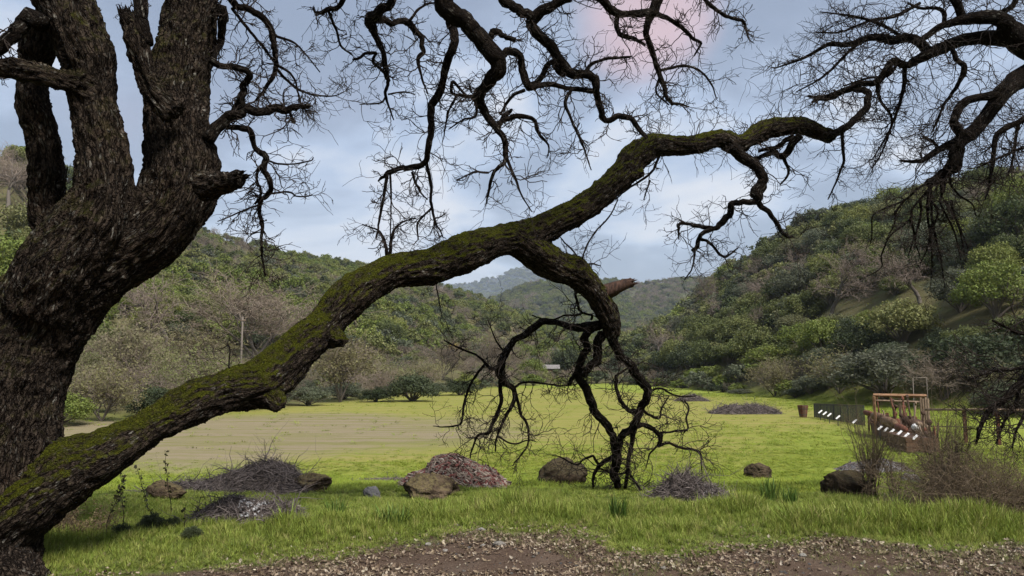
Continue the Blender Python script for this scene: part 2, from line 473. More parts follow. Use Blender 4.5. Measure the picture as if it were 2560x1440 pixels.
M = {}
M['ground'] = mat_ground()
M['bark'] = mat_bark(dark=.50)
M['bark2'] = mat_bark('bark_of_branches', moss=False, dark=.22)
M['broken'] = mat_simple('broken_heartwood', (.022, .013, .010), (.085, .047, .033), 30, .85, .8, .02, (1, 1, .3))
M['twig'] = mat_twig('oak_twigs', (.016, .012, .010), (.034, .027, .023))
M['live_oak'] = mat_leaf('evergreen_oak_leaves', [(0, (.062, .078, .030)), (.3, (.105, .122, .040)), (.6, (.142, .155, .052)), (.85, (.172, .175, .062)), (1, (.130, .132, .070))])
M['bright'] = mat_leaf('young_green_leaves', [(0, (.125, .160, .034)), (.5, (.155, .185, .042)), (1, (.190, .200, .058))])
M['sage'] = mat_leaf('grey_green_leaves', [(0, (.075, .090, .050)), (.5, (.115, .130, .080)), (1, (.095, .100, .065))])
M['scrub'] = mat_leaf('budding_scrub_leaves', [(0, (.165, .145, .075)), (.35, (.180, .172, .074)), (.7, (.160, .178, .064)), (1, (.190, .165, .100))])
M['yellow'] = mat_leaf('yellow_leaves', [(0, (.34, .26, .04)), (1, (.34, .27, .05))])
M['dark'] = mat_leaf('dark_bush_leaves', [(0, (.036, .048, .022)), (1, (.060, .074, .034))])
M['bare_twig'] = mat_twig('bare_winter_twigs', (.150, .115, .092), (.225, .185, .155))
M['bare_pink'] = mat_twig('bare_pinkish_twigs', (.150, .120, .092), (.225, .182, .145))
M['brown_stem'] = mat_twig('brown_dead_stems', (.085, .062, .042), (.150, .115, .080))
M['trunk_far'] = mat_twig('grey_trunks', (.085, .070, .058), (.16, .14, .12))
M['grass'] = mat_leaf('tall_grass', [(0, (.140, .190, .032)), (.45, (.215, .270, .045)), (.8, (.275, .315, .065)), (1, (.34, .32, .115))], .35, .7)
M['grass_short'] = mat_leaf('short_grass', [(0, (.135, .185, .020)), (.5, (.200, .255, .028)), (1, (.265, .285, .042))], .3, .6)
M['litter'] = mat_leaf('dry_oak_leaves', [(0, (.060, .040, .026)), (.3, (.130, .092, .060)), (.6, (.225, .172, .115)), (.85, (.31, .25, .18)), (1, (.42, .37, .29))], .1, .6)
M['grass_dark'] = mat_leaf('dark_reed_blades', [(0, (.055, .100, .018)), (1, (.10, .155, .03))], .3, .7)
M['litter_green'] = mat_leaf('low_weeds', [(0, (.10, .125, .035)), (1, (.20, .20, .07))], .2, .6)
M['vine'] = mat_leaf('dark_sprig_leaves', [(0, (.030, .035, .018)), (1, (.055, .050, .025))], .2, .6)

# ------------------------------------------------------------------ the ground sheet
def build_ground():
    az = np.concatenate([np.linspace(-46, 46, 380), np.linspace(49, 311, 60)]); az = np.radians(az)
    rings = np.concatenate([[0.05], np.arange(.6, 13, .16), np.geomspace(13, 60, 70), np.geomspace(62, 800, 90), np.geomspace(900, 9000, 10)])
    # in front, rings are measured along the view so that every row keeps the same depth
    A, D = np.meshgrid(az, rings)
    f = np.where(np.cos(A) > .3, 1 / np.maximum(np.cos(A), .3), 3.3)
    f = np.where(D > 700, 1.0, f)
    X = np.sin(A) * D * f; Y = np.cos(A) * D * f
    Z = height(X, Y)
    Z = np.where(D > 850, -3.0, Z)
    n_az = len(az); n_r = len(rings)
    V = np.stack([X, Y, Z], -1).reshape(-1, 3)
    i = np.arange(n_r - 1)[:, None] * n_az; j = np.arange(n_az)[None]; j2 = (j + 1) % n_az
    Q = np.stack([i + j, i + n_az + j, i + n_az + j2, i + j2], -1).reshape(-1, 4)
    x, y = V[:, 0], V[:, 1]
    t, d0, d1, zt = col_params(x, y)
    d = np.where(y > .3 * np.abs(x), y, np.hypot(x, y))
    pth = np.where(y > 1, path_mask(x, y), 1.0)
    pth = np.where(np.hypot(x, y) > 16, 0, pth)
    me = mesh_np('ground', V, Q[:, ::-1], None, True, {'path': pth, 'bare': bare_mask(x, y), 'olive': olive_mask(x, y), 'bank': 1 - sm(11.5, 17.0, d), 'hill': sm(-2, 7, d - d0)})
    tag(link('ground', me, M['ground']), kind='structure')
build_ground()

def mat_far(name, c1, c2, scale):
    m, nt = material(name)
    pos = nt.n('ShaderNodeNewGeometry').outputs['Position']
    n = nt.noise(pos, scale, 8, .7)
    finish(nt, nt.mix(nt.sstep(n, .35, .65), c1, c2), .95, bump(nt, n, .8, 6), .05)
    return m

def ridge(name, sky_pts, D_top, D_foot, mat, rough, seed):
    cols = np.linspace(sky_pts[0][0], sky_pts[-1][0], 150)
    row = np.interp(cols, [p[0] for p in sky_pts], [p[1] for p in sky_pts])
    S = np.linspace(0, 1.35, 60)
    C, SS = np.meshgrid(cols, S); Rw = np.meshgrid(row, S)[0]
    D = D_foot + (D_top - D_foot) * SS
    X = (C - 1280) / F_PX * D; zt = CAM_Z + (920 - Rw) / F_PX * D_top
    Z = np.where(SS <= 1, -3 + (zt + 3) * SS ** 1.15, zt - (SS - 1) * (D_top - D_foot) * .35)
    Z = Z + rough * fbm(np.stack([X.ravel(), D.ravel(), 0 * X.ravel()], 1) / (D_top * .12), 4, seed).reshape(X.shape) * np.clip(SS * 2, 0, 1) * np.clip(np.abs(1 - SS) * 2 + .25, 0, 1)
    V = np.stack([X, D, Z], -1).reshape(-1, 3); n = len(cols)
    i = np.arange(len(S) - 1)[:, None] * n; j = np.arange(n - 1)[None]
    Q = np.stack([i + j, i + j + 1, i + n + j + 1, i + n + j], -1).reshape(-1, 4)
    me = mesh_np(name, V, Q)
    o = tag(link(name, me, mat), kind='structure')
    return X, D, Z, SS, C

M['hill_mid'] = mat_far('wooded_hill_soil', (.055, .065, .035), (.10, .105, .055), .03)
M['hill_far'] = mat_far('far_mountain_scrub', (.030, .042, .042), (.075, .085, .080), .008)
mid_g = ridge('hill', [(700, 800), (1000, 790), (1150, 770), (1230, 750), (1320, 712), (1400, 698), (1490, 702), (1540, 699), (1600, 712), (1700, 699), (1800, 697), (1900, 715), (2300, 740)], 1250, 600, M['hill_mid'], 16, 51)
far_g = ridge('mountain', [(500, 760), (900, 740), (1100, 712), (1190, 703), (1240, 692), (1275, 678), (1300, 668), (1335, 667), (1370, 684), (1440, 700), (1520, 712), (1700, 720), (2200, 735)], 4200, 2400, M['hill_far'], 30, 61)

# ------------------------------------------------------------------ vegetation library
def grow(starts, dirs, lens, rads, n, wander, droop=0.0, taper=.35):
    """a batch of crooked shoots: (T,n,3) points and (T,n) radii"""
    T = len(starts); P = np.zeros((T, n, 3)); P[:, 0] = starts; d = norm(dirs)
    for k in range(1, n):
        d = norm(d + RNG.normal(size=(T, 3)) * wander + np.array([0, 0, droop]))
        P[:, k] = P[:, k - 1] + d * (lens / (n - 1))[:, None]
    Rr = rads[:, None] * np.linspace(1, taper, n)[None]
    return P, Rr

def side_shoots(P, Rr, per, ang, ls, rs, lo=.25, rmin=0.0):
    """start points and directions of shoots leaving the tubes of a batch"""
    T, n, _ = P.shape
    idx = np.repeat(np.arange(T), per); u = lo + (1 - lo) * RNG.random(len(idx))
    k = np.minimum((u * (n - 1)).astype(int), n - 2); f = (u * (n - 1) - k)[:, None]
    s = P[idx, k] * (1 - f) + P[idx, k + 1] * f
    t = norm(P[idx, k + 1] - P[idx, k]); r = norm(RNG.normal(size=(len(idx), 3)))
    perp = norm(r - t * (r * t).sum(1, keepdims=True))
    a = ang * (.6 + .8 * RNG.random(len(idx)))[:, None]
    d = t * np.cos(a) + perp * np.sin(a)
    L = np.linalg.norm(P[idx, -1] - P[idx, 0], axis=1) * ls * (.5 + RNG.random(len(idx)))
    return s, d, L, np.maximum(Rr[idx, k] * rs, rmin)

def bare_tree_mesh(seed, height_=1.0, spread=.5, stems=1, fine=3, up=.18, mat='bare_twig'):
    """leafless tree about 1 m tall (scaled per copy): returns (trunk mesh, crown mesh)"""
    global RNG
    old = RNG; RNG = np.random.default_rng(seed)
    a = RNG.random(stems) * 6.28
    tilt = .12 if stems == 1 else .45
    d = np.stack([np.cos(a) * tilt, np.sin(a) * tilt, np.ones(stems)], 1)
    P0, R0 = grow(np.zeros((stems, 3)), d, np.full(stems, .55), np.full(stems, .026 if stems == 1 else .014), 7, .14, .05, .5)
    tr = MB(); tr.tubes(P0, R0, 6)
    cr = MB()
    s, dd, L, r = side_shoots(P0, R0, 9 if stems == 1 else 5, .8, spread, .6, .35)
    P1, R1 = grow(s, dd + np.array([0, 0, .25]), np.maximum(L, .22), r, 7, .24, up * .4)
    tr.tubes(P1, R1, 4)
    lv = (P1, R1)
    for k in range(fine):
        s, dd, L, r = side_shoots(lv[0], lv[1], (6, 5, 4)[min(k, 2)], .75, .62, .62, .2, .0022)
        P, Rr = grow(s, dd, np.maximum(L, .045), r, 5, .26, up * .25)
        cr.tubes(P, Rr, 3); lv = (P, Rr)
    RNG = old
    V, Q, T = tr.data(); mt = mesh_np('trunk', V, Q, T, True); mt.materials.append(M['trunk_far'])
    V, Q, T = cr.data(); mc = mesh_np('crown', V, Q, T, True); mc.materials.append(M[mat])
    ends = lv[0][:, -1]
    return mt, mc, ends

def leafy_mesh(seed, leaves=4200, leaf=.034, clumps=46, flat_=.82, mat='live_oak', base=-.06, gap=.55, round_=.44, cs=1.0):
    """crown of leaf faces in clumps plus trunk with limbs; about 1 m tall and 1 m wide"""
    rg = np.random.default_rng(seed)
    # clump centres spread through an uneven dome
    v = norm(rg.normal(size=(clumps, 3))); v[:, 2] = np.abs(v[:, 2]) * 1.0 - .22
    rad = round_ * (gap + (1 - gap) * rg.random(clumps)) * (1 + .18 * fbm(v * 1.7 + seed, 2, seed))
    C = v * rad[:, None]; C[:, 2] = C[:, 2] * flat_ * 1.15 + base + .36
    cr_ = cs * round_ * (.18 + .19 * rg.random(clumps))
    pick = rg.choice(clumps, leaves, p=cr_ ** 2 / np.sum(cr_ ** 2))
    o = norm(rg.normal(size=(leaves, 3)))
    rr = cr_[pick] * rg.random(leaves) ** .33
    P = C[pick] + o * rr[:, None] * np.array([1, 1, .8])
    # a few stray sprays beyond the clumps break the outline
    st = rg.random(leaves) < .10; P[st] += o[st] * (cr_[pick][st] * .55)[:, None]
    nrm = norm(o + rg.normal(size=(leaves, 3)) * .9 + np.array([0, 0, .35]))
    a = norm(np.cross(nrm, rg.normal(size=(leaves, 3)))); b = np.cross(nrm, a)
    sz = leaf * (.55 + .9 * rg.random(leaves))
    tint = np.clip(.5 + .28 * rg.normal(size=leaves) + .35 * (rg.random(clumps)[pick] - .5), 0, 1)
    mb = MB(); mb.quads(P, a * sz[:, None], b * sz[:, None] * .6, tint=tint)
    V, Q, T = mb.data(); mc = mesh_np('crown', V, Q, T, False, {'tint': np.concatenate(mb.A['tint'])}); mc.materials.append(M[mat])
    global RNG
    old = RNG; RNG = np.random.default_rng(seed + 5)
    tr = MB()
    k = min(14, clumps); n = 6
    tgt = C[:k]; st_ = np.zeros((k, 3)); st_[:, 2] = -.03
    tt = np.linspace(0, 1, n)[None, :, None]
    mid = np.array([0, 0, base + .15])
    PP = st_[:, None] * (1 - tt) ** 2 + 2 * mid * tt * (1 - tt) + tgt[:, None] * tt ** 2 + RNG.normal(size=(k, n, 3)) * .012 * tt
    tr.tubes(PP, np.linspace(.022, .005, n)[None] * np.ones((k, 1)), 4)
    RNG = old
    V, Q, T = tr.data(); mt = mesh_np('trunk', V, Q, T, True); mt.materials.append(M['trunk_far'])
    return mt, mc

def budding_mesh(seed, mat='scrub', leaves=3600):
    mt, mc, ends = bare_tree_mesh(seed, spread=.62, stems=5, fine=2, up=.25)
    rg = np.random.default_rng(seed + 1)
    P = ends[rg.integers(0, len(ends), leaves)] + rg.normal(size=(leaves, 3)) * .030
    a = norm(rg.normal(size=(leaves, 3))); b = norm(np.cross(a, rg.normal(size=(leaves, 3))))
    sz = .015 * (.6 + .9 * rg.random(leaves))
    mb = MB(); mb.quads(P, a * sz[:, None], b * sz[:, None] * .6, tint=np.clip(.5 + .3 * rg.normal(size=leaves), 0, 1))
    V, Q, T = mb.data()
    # twigs and buds together are the crown
    nv = len(mc.vertices); tv = np.zeros(nv * 3, np.float32); mc.vertices.foreach_get('co', tv); tv = tv.reshape(-1, 3)
    ql = np.zeros(len(mc.loops), np.int32); mc.loops.foreach_get('vertex_index', ql); ql = ql.reshape(-1, 4)
    me = mesh_np('crown', np.vstack([tv, V]), np.vstack([ql, Q + nv]), None, False, {'tint': np.concatenate([np.full(nv, .35), np.concatenate(mb.A['tint'])])})
    me.materials.append(M['bare_pink']); me.materials.append(M[mat])
    mi = np.concatenate([np.zeros(len(ql), np.int32), np.ones(len(Q), np.int32)]); me.polygons.foreach_set('material_index', mi)
    return mt, me

KINDS = {
    'oak': [leafy_mesh(100 + i, 9000, .0165, 120, [.8, .9, .7, .85, 1.0][i], 'live_oak', gap=.45, cs=.72) for i in range(5)],
    'green': [leafy_mesh(200 + i, 8000, .0165, 100, .85, 'bright', gap=.5, cs=.75) for i in range(3)],
    'sage': [leafy_mesh(300 + i, 9000, .015, 110, .75, 'sage', gap=.45, cs=.72) for i in range(2)],
    'dark': [leafy_mesh(400 + i, 9000, .0165, 90, .85, 'dark', gap=.5, base=-.14, cs=.8) for i in range(2)],
    'yellow': [leafy_mesh(450, 1600, .03, 20, .8, 'yellow')],
    'bare': [bare_tree_mesh(500 + i, stems=1, fine=3)[:2] for i in range(3)],
    'pink': [bare_tree_mesh(600 + i, stems=5, fine=3, spread=.6, mat='bare_pink')[:2] for i in range(3)],
    'scrub': [budding_mesh(700 + i) for i in range(3)],
}
FAR = {
    'oak': [leafy_mesh(800 + i, 1500, .040, 50, .85, 'live_oak', gap=.45, cs=.85) for i in range(4)],
    'green': [leafy_mesh(830 + i, 1400, .040, 44, .85, 'bright', gap=.5, cs=.85) for i in range(2)],
    'sage': [leafy_mesh(860 + i, 1400, .038, 44, .8, 'sage', gap=.45, cs=.85) for i in range(2)],
    'bare': [bare_tree_mesh(890 + i, stems=3, fine=2, mat='bare_pink')[:2] for i in range(2)],
}

def library(name, objs_meshes):
    c = bpy.data.collections.new(name)
    for k, me in enumerate(objs_meshes):
        o = bpy.data.objects.new('%s_%03d' % (name, k), me); c.objects.link(o)
    return c

def join_far(mt, mc):
    """trunk and crown as one mesh for the far wood"""
    def arr(me):
        v = np.zeros(len(me.vertices) * 3, np.float32); me.vertices.foreach_get('co', v)
        l = np.zeros(len(me.loops), np.int32); me.loops.foreach_get('vertex_index', l)
        return v.reshape(-1, 3), l.reshape(-1, 4)
    v1, q1 = arr(mt); v2, q2 = arr(mc)
    tint = np.full(len(v2), .5, np.float32)
    if 'tint' in mc.attributes: mc.attributes['tint'].data.foreach_get('value', tint)
    me = mesh_np('far_tree', np.vstack([v1, v2]), np.vstack([q1, q2 + len(v1)]), None, False, {'tint': np.concatenate([np.full(len(v1), .5), tint])})
    me.materials.append(mt.materials[0]); me.materials.append(mc.materials[0])
    me.polygons.foreach_set('material_index', np.concatenate([np.zeros(len(q1), np.int32), np.ones(len(q2), np.int32)]))
    return me

def scatter(name, coll, P, rot, scl, idx, label=None, cat=None, parent=None):
    """ONE object of kind stuff whose geometry nodes place members of coll on points"""
    me = bpy.data.meshes.new(name); me.vertices.add(len(P)); me.vertices.foreach_set('co', np.asarray(P, np.float32).ravel())
    a = me.attributes.new('rot', 'FLOAT_VECTOR', 'POINT'); a.data.foreach_set('vector', np.asarray(rot, np.float32).ravel())
    a = me.attributes.new('scl', 'FLOAT_VECTOR', 'POINT'); a.data.foreach_set('vector', np.asarray(scl, np.float32).ravel())
    a = me.attributes.new('idx', 'INT', 'POINT'); a.data.foreach_set('value', np.asarray(idx, np.int32))
    g = bpy.data.node_groups.new(name, 'GeometryNodeTree')
    g.interface.new_socket('Geometry', in_out='INPUT', socket_type='NodeSocketGeometry')
    g.interface.new_socket('Geometry', in_out='OUTPUT', socket_type='NodeSocketGeometry')
    gi = g.nodes.new('NodeGroupInput'); go = g.nodes.new('NodeGroupOutput')
    ci = g.nodes.new('GeometryNodeCollectionInfo'); ci.inputs[0].default_value = coll; ci.inputs['Separate Children'].default_value = True; ci.inputs['Reset Children'].default_value = True
    ip = g.nodes.new('GeometryNodeInstanceOnPoints'); ip.inputs['Pick Instance'].default_value = True
    def na(k, t):
        nd = g.nodes.new('GeometryNodeInputNamedAttribute'); nd.data_type = t; nd.inputs[0].default_value = k; return nd.outputs[0]
    g.links.new(gi.outputs[0], ip.inputs['Points']); g.links.new(ci.outputs[0], ip.inputs['Instance'])
    er = g.nodes.new('FunctionNodeEulerToRotation'); g.links.new(na('rot', 'FLOAT_VECTOR'), er.inputs[0])
    g.links.new(er.outputs[0], ip.inputs['Rotation'])
    g.links.new(na('scl', 'FLOAT_VECTOR'), ip.inputs['Scale']); g.links.new(na('idx', 'INT'), ip.inputs['Instance Index'])
    g.links.new(ip.outputs[0], go.inputs[0])
    o = bpy.data.objects.new(name, me); COL.objects.link(o)
    md = o.modifiers.new('scatter', 'NODES'); md.node_group = g
    if parent is not None: o.parent = parent
    return tag(o, label, cat, kind='stuff')

# ------------------------------------------------------------------ trees on the hillsides and along the field
TREES = []          # x, y, z, width, height, kind, variant, rotation, label
def depth_at(px, py): return ground_px(px, py)

NAMED = [ # px, base row, width px, height px, kind, label, name
    (1030, 1004, 150, 118, 'dark', 'dark green rounded bush standing at the left edge of the field beyond the arching limb', 'evergreen_bush'),
    (940, 1005, 90, 62, 'dark', 'low dark bush just left of the largest dark bush at the field edge', 'evergreen_bush'),
    (1150, 988, 100, 66, 'dark', 'low dark green bush right of the largest dark bush at the field edge', 'evergreen_bush'),
    (1090, 990, 70, 50, 'sage', 'small grey green bush in the gap between two dark bushes at the field edge', 'evergreen_bush'),
    (405, 1043, 170, 130, 'dark', 'dark blue green bush framed between the oak trunk and its arching limb', 'evergreen_bush'),
    (255, 1054, 170, 150, 'scrub', 'pale olive budding willow shrub close beside the oak trunk', 'willow_shrub'),
    (330, 985, 170, 190, 'scrub', 'yellowish budding shrub above the dark bush behind the oak limb', 'willow_shrub'),
    (545, 1030, 190, 150, 'scrub', 'yellow green budding shrub at the field edge above the oak limb', 'willow_shrub'),
    (770, 1014, 120, 74, 'sage', 'grey green low bush under the bend of the arching oak limb', 'evergreen_bush'),
    (850, 1006, 190, 170, 'scrub', 'pale budding willow with dark stems under the arching limb', 'willow_shrub'),
    (700, 1012, 110, 90, 'pink', 'brownish bare shrub right where the limb crosses the field edge', 'willow_shrub'),
    (1808, 980, 46, 36, 'dark', 'small dark round bush alone on the grass at the foot of the right hill', 'evergreen_bush'),
    (1850, 986, 70, 22, 'sage', 'low grey green bush beside the small dark round bush', 'evergreen_bush'),
    (2215, 1000, 300, 190, 'sage', 'broad grey green spreading tree behind the rusty machinery display', 'spreading_tree'),
    (2100, 985, 150, 110, 'scrub', 'brownish shrub left of the broad grey green tree', 'willow_shrub'),
    (2360, 1000, 180, 120, 'pink', 'bare pinkish shrub right of the broad grey green tree', 'willow_shrub'),
    (1940, 925, 160, 96, 'green', 'bright green rounded tree low on the right hillside', 'broadleaf_tree'),
    (1880, 895, 110, 84, 'green', 'bright green tree above and left of another bright tree on the right hillside', 'broadleaf_tree'),
    (2010, 880, 150, 110, 'green', 'light green tree uphill of the lowest bright green tree on the right', 'broadleaf_tree'),
    (1730, 930, 120, 120, 'dark', 'dark grey green tree at the foot of the right hill beside the hanging branches', 'evergreen_oak'),
    (1660, 935, 90, 110, 'dark', 'dark tree at the valley end just right of the hanging oak branches', 'evergreen_oak'),
    (1420, 940, 110, 120, 'dark', 'dark tree at the far end of the field behind the hanging oak branches', 'evergreen_oak'),
    (1250, 960, 130, 130, 'pink', 'pinkish bare tree at the far end of the field left of the hanging branches', 'bare_tree'),
    (1330, 950, 80, 80, 'green', 'small fresh green tree at the far end of the field', 'broadleaf_tree'),
    (1130, 885, 46, 40, 'yellow', 'small bright yellow shrub on the lower slope behind the field', 'yellow_shrub'),
    (1105, 950, 130, 110, 'pink', 'pinkish bare willow behind the dark bushes at the field edge', 'bare_tree'),
    (640, 900, 330, 210, 'pink', 'large pinkish brown bare tree on the slope below the pale pole', 'bare_tree'),
    (420, 880, 250, 230, 'bare', 'large bare grey tree with dark limbs beside the leaning oak trunk', 'bare_tree'),
    (2490, 800, 190, 220, 'green', 'yellow green tree on the steep right hillside near the picture edge', 'broadleaf_tree'),
    (30, 760, 230, 260, 'green', 'bright olive leafy tree at the left edge behind the oak trunk', 'broadleaf_tree'),
    (90, 640, 200, 200, 'oak', 'olive evergreen oak seen between the left stem and the picture edge', 'evergreen_oak'),
    (20, 520, 190, 170, 'bare', 'bare topped tree on the skyline at the left picture edge', 'bare_tree'),
    (480, 940, 170, 130, 'scrub', 'olive budding shrub just above the limb beside the dark blue green bush', 'willow_shrub'),
    (640, 1024, 150, 110, 'scrub', 'brown olive shrub hidden partly by the mossy limb at the field edge', 'willow_shrub'),
    (2440, 960, 260, 220, 'dark', 'very dark dense tree at the foot of the right hill behind the rail fence', 'evergreen_oak'),
    (2080, 800, 210, 170, 'bare', 'pale twigged bare tree on the right hillside above the bright green trees', 'bare_tree'),
    (2300, 760, 220, 170, 'bare', 'wide pale twigged bare tree on the right hillside under the hanging fan of boughs', 'bare_tree'),
    (1925, 560, 90, 80, 'bare', 'bare tree on the skyline of the right hill', 'bare_tree'),
]
for i, (px, py, wpx, hpx, kind, lab, nm) in enumerate(NAMED):
    g = ground_px(px, py); k = m_per_px(g[1])
    vs = KINDS[kind]
    TREES.append(dict(p=g - np.array([0, 0, .05]), w=wpx * k * 1.08, h=hpx * k * 1.05, kind=kind, v=i % len(vs), rot=random.random() * 6.28, label=lab, name=nm, px=1e6, group=None))

NAMES = {'oak': 'evergreen_oak', 'green': 'broadleaf_tree', 'sage': 'evergreen_oak', 'dark': 'evergreen_oak', 'bare': 'bare_tree', 'pink': 'bare_tree', 'scrub': 'willow_shrub', 'yellow': 'yellow_shrub'}
LOOK = {'oak': 'olive evergreen oak', 'green': 'bright green tree', 'sage': 'grey green oak', 'dark': 'dark green bush', 'bare': 'bare grey tree', 'pink': 'bare pinkish tree', 'scrub': 'budding willow shrub'}

YEL = ground_px(1130, 885)[1]
def forest():
    rg = np.random.default_rng(77)
    pts = []
    # candidate spots in the view wedge, from near to far, spaced by crown size
    N = 80000
    t = rg.uniform(-.80, .80, N)
    dd = 30 * (560 / 30) ** rg.random(N)
    x = t * dd; y = dd
    _, d0, d1, zt = col_params(x, y)
    s = (dd - d0) / (d1 - d0)
    ok = (s > 0.0) & (dd < d1 * 1.12)
    x, y, s, t, dd = x[ok], y[ok], s[ok], t[ok], dd[ok]
    order = rg.permutation(len(x))
    cell = {}
    zone_noise = .12 + fbm(np.stack([x * .02, y * .02, 0 * x], 1), 3, 91)
    fine = fbm(np.stack([x * .07, y * .07, 0 * x], 1), 2, 92)
    z = height(x, y)
    for i in order:
        right = t[i] > .14
        near = s[i] < (.10 if right else .16)
        u = rg.random()
        if near and not right:
            kind = 'scrub' if u < .40 else 'pink' if u < .52 else 'bare' if u < .60 else 'sage' if u < .76 else 'green' if u < .86 else 'oak' if u < .94 else 'dark'
            wd = rg.uniform(3.0, 6.0)
        elif right:
            zz = zone_noise[i] + fine[i] * .5
            kind = ('oak' if u < .48 else 'sage' if u < .66 else 'green' if u < (.74 if zz > 0 else .68) else 'bare' if u < .84 else 'dark')
            if near: kind = 'sage' if u < .4 else 'scrub' if u < .8 else 'green'
            wd = rg.uniform(4.5, 10.0) * (.55 if near else 1)
        else:
            zz = zone_noise[i] + fine[i] * .6
            if zz < -.5: kind = 'pink' if u < .35 else 'oak' if u < .75 else 'scrub'
            elif zz > .15: kind = 'green' if u < .45 else 'oak' if u < .92 else 'sage'
            else: kind = 'oak' if u < .60 else 'green' if u < .80 else 'sage' if u < .95 else 'pink'
            wd = rg.uniform(4.5, 8.5)
        # spacing
        cs = 4.0; ci, cj = int(x[i] // cs), int(y[i] // cs); bad = False
        far_k = 1.0 if dd[i] < 150 else 1.12
        for a in range(ci - 2, ci + 3):
            for b in range(cj - 2, cj + 3):
                for (X, Y, W) in cell.get((a, b), ()):
                    if (X - x[i]) ** 2 + (Y - y[i]) ** 2 < ((.235 if right else .33) * (W + wd) * far_k) ** 2: bad = True; break
                if bad: break
            if bad: break
        if bad: continue
        # keep clear of trees already placed by hand
        if any(abs(T['p'][0] - x[i]) < (T['w'] * .4 + wd * .35) and abs(T['p'][1] - y[i]) < (T['w'] * .4 + wd * .3) for T in TREES[:len(NAMED)]): continue
        ppx = 1280 + F_PX * t[i]
        if (abs(ppx - 607) < 45 and 52 < dd[i] < 67) or (abs(ppx - 1130) < 40 and dd[i] < YEL): continue
        # keep the field edge, display and its surroundings open
        cell.setdefault((ci, cj), []).append((x[i], y[i], wd))
        hgt = wd * rg.uniform(.75, 1.1) * (1.15 if kind in ('bare', 'green') else 1.0)
        if near: hgt = wd * rg.uniform(.6, .85)
        pts.append((x[i], y[i], z[i], wd, hgt, kind, t[i], s[i], dd[i]))
    return pts
spots = forest()
spots.sort(key=lambda q: -(q[3] / q[8]) * (1.0 if abs(q[6]) < .71 else .01))
N_IND = 300 - len(NAMED)
COLS = [(180, 'left of the oak trunk'), (520, 'right beside the oak trunk'), (760, 'behind the arching limb'), (1000, 'under the limb arch'), (1250, 'above the dark bushes'), (1500, 'behind the hanging branches'),
        (1760, 'right of the hanging branches'), (2010, 'above the far brush pile'), (2320, 'above the timber frame'), (9999, 'near the right picture edge')]
def tree_label(x, y, wd, kind, t, s):
    px = 1280 + F_PX * t; col = next(n for c, n in COLS if px < c)
    size = 'small' if wd < 4.6 else 'large' if wd > 6.6 else 'medium'
    zone = ('lower' if s < .33 else 'middle' if s < .7 else 'upper') + (' right slope' if t > .14 else ' left slope' if t < 0 else ' valley end')
    return '%s %s, %s %s' % (size, LOOK[kind], zone, col), zone
same = {}
for (x, y, z, wd, hg, kind, t, s, d) in spots[:N_IND]:
    lab, zone = tree_label(x, y, wd, kind, t, s)
    T = dict(p=np.array([x, y, z - .1]), w=wd, h=hg, kind=kind, v=random.randrange(len(KINDS[kind])), rot=random.random() * 6.28, label=lab, name=NAMES[kind], px=t, group='%ss on the %s' % (LOOK[kind], zone))
    TREES.append(T); same.setdefault(lab, []).append(T)
NTH = ['leftmost', 'second from left', 'third from left', 'fourth from left', 'fifth from left', 'sixth from left', 'seventh from left', 'eighth from left', 'ninth from left', 'tenth from left', 'eleventh from left', 'twelfth from left']
for lab, L in same.items():
    if len(L) > 1:
        for k, T in enumerate(sorted(L, key=lambda q: q['px'])): T['label'] = lab + ', ' + NTH[min(k, len(NTH) - 1)]
for T in TREES:
    mt, mc = KINDS[T['kind']][T['v']]
    e = empty(T['name'], tuple(T['p']), T['label'], 'shrub' if ('shrub' in T['name'] or 'bush' in T['name']) else 'tree', T['group'])
    e.rotation_euler = (0, 0, T['rot']); e.scale = (T['w'], T['w'], T['h'])
    for nm, me in (('trunk', mt), ('crown', mc)):
        o = bpy.data.objects.new(nm, me); COL.objects.link(o); o.parent = e

rest = spots[N_IND:]
def far_wood(name, rows, label):
    ms = []; first = {}
    for k in FAR:
        first[k] = (len(ms), len(FAR[k])); ms += [join_far(*p) for p in FAR[k]]
    c = library(name + '_kinds', ms)
    P, S, Rt, I = [], [], [], []
    for (x, y, z, wd, hg, kind) in rows:
        k = {'pink': 'bare', 'scrub': 'bare', 'dark': 'oak'}.get(kind, kind); a, n = first[k]
        P.append((x, y, z - .1)); S.append((wd, wd, hg)); Rt.append((0, 0, random.random() * 6.28)); I.append(a + random.randrange(n))
    tag(scatter(name, c, P, Rt, S, I), label)
far_wood('hillside_wood', [r[:6] for r in rest], 'mixed evergreen and bare wood covering both hillsides')

def ridge_wood(name, g, n, smin, smax, label, lo, hi, seed):
    X, D, Z, SS, C = g; rg = np.random.default_rng(seed); rows = []
    nS, nC = X.shape
    a = rg.uniform(0, 1, n) ** .7 * (nS - 2) * (1.03 / 1.35); b = rg.uniform((lo - C[0, 0]) / (C[0, -1] - C[0, 0]), (hi - C[0, 0]) / (C[0, -1] - C[0, 0]), n) * (nC - 2)
    i, j = a.astype(int), b.astype(int); fa, fb = a - i, b - j
    def L(G): return (G[i, j] * (1 - fa) * (1 - fb) + G[i + 1, j] * fa * (1 - fb) + G[i, j + 1] * (1 - fa) * fb + G[i + 1, j + 1] * fa * fb)
    x, y, z = L(X), L(D), L(Z); zz = fbm(np.stack([x, y, 0 * x], 1) / (smax * 9), 3, seed)
    for k in range(n):
        wd = rg.uniform(smin, smax); u = rg.random()
        kind = ('bare' if u < .5 else 'oak') if zz[k] < -.3 else ('green' if u < .25 else 'oak' if u < .8 else 'sage')
        rows.append((x[k], y[k], z[k], wd, wd * rg.uniform(.7, 1.1), kind))
    far_wood(name, rows, label)
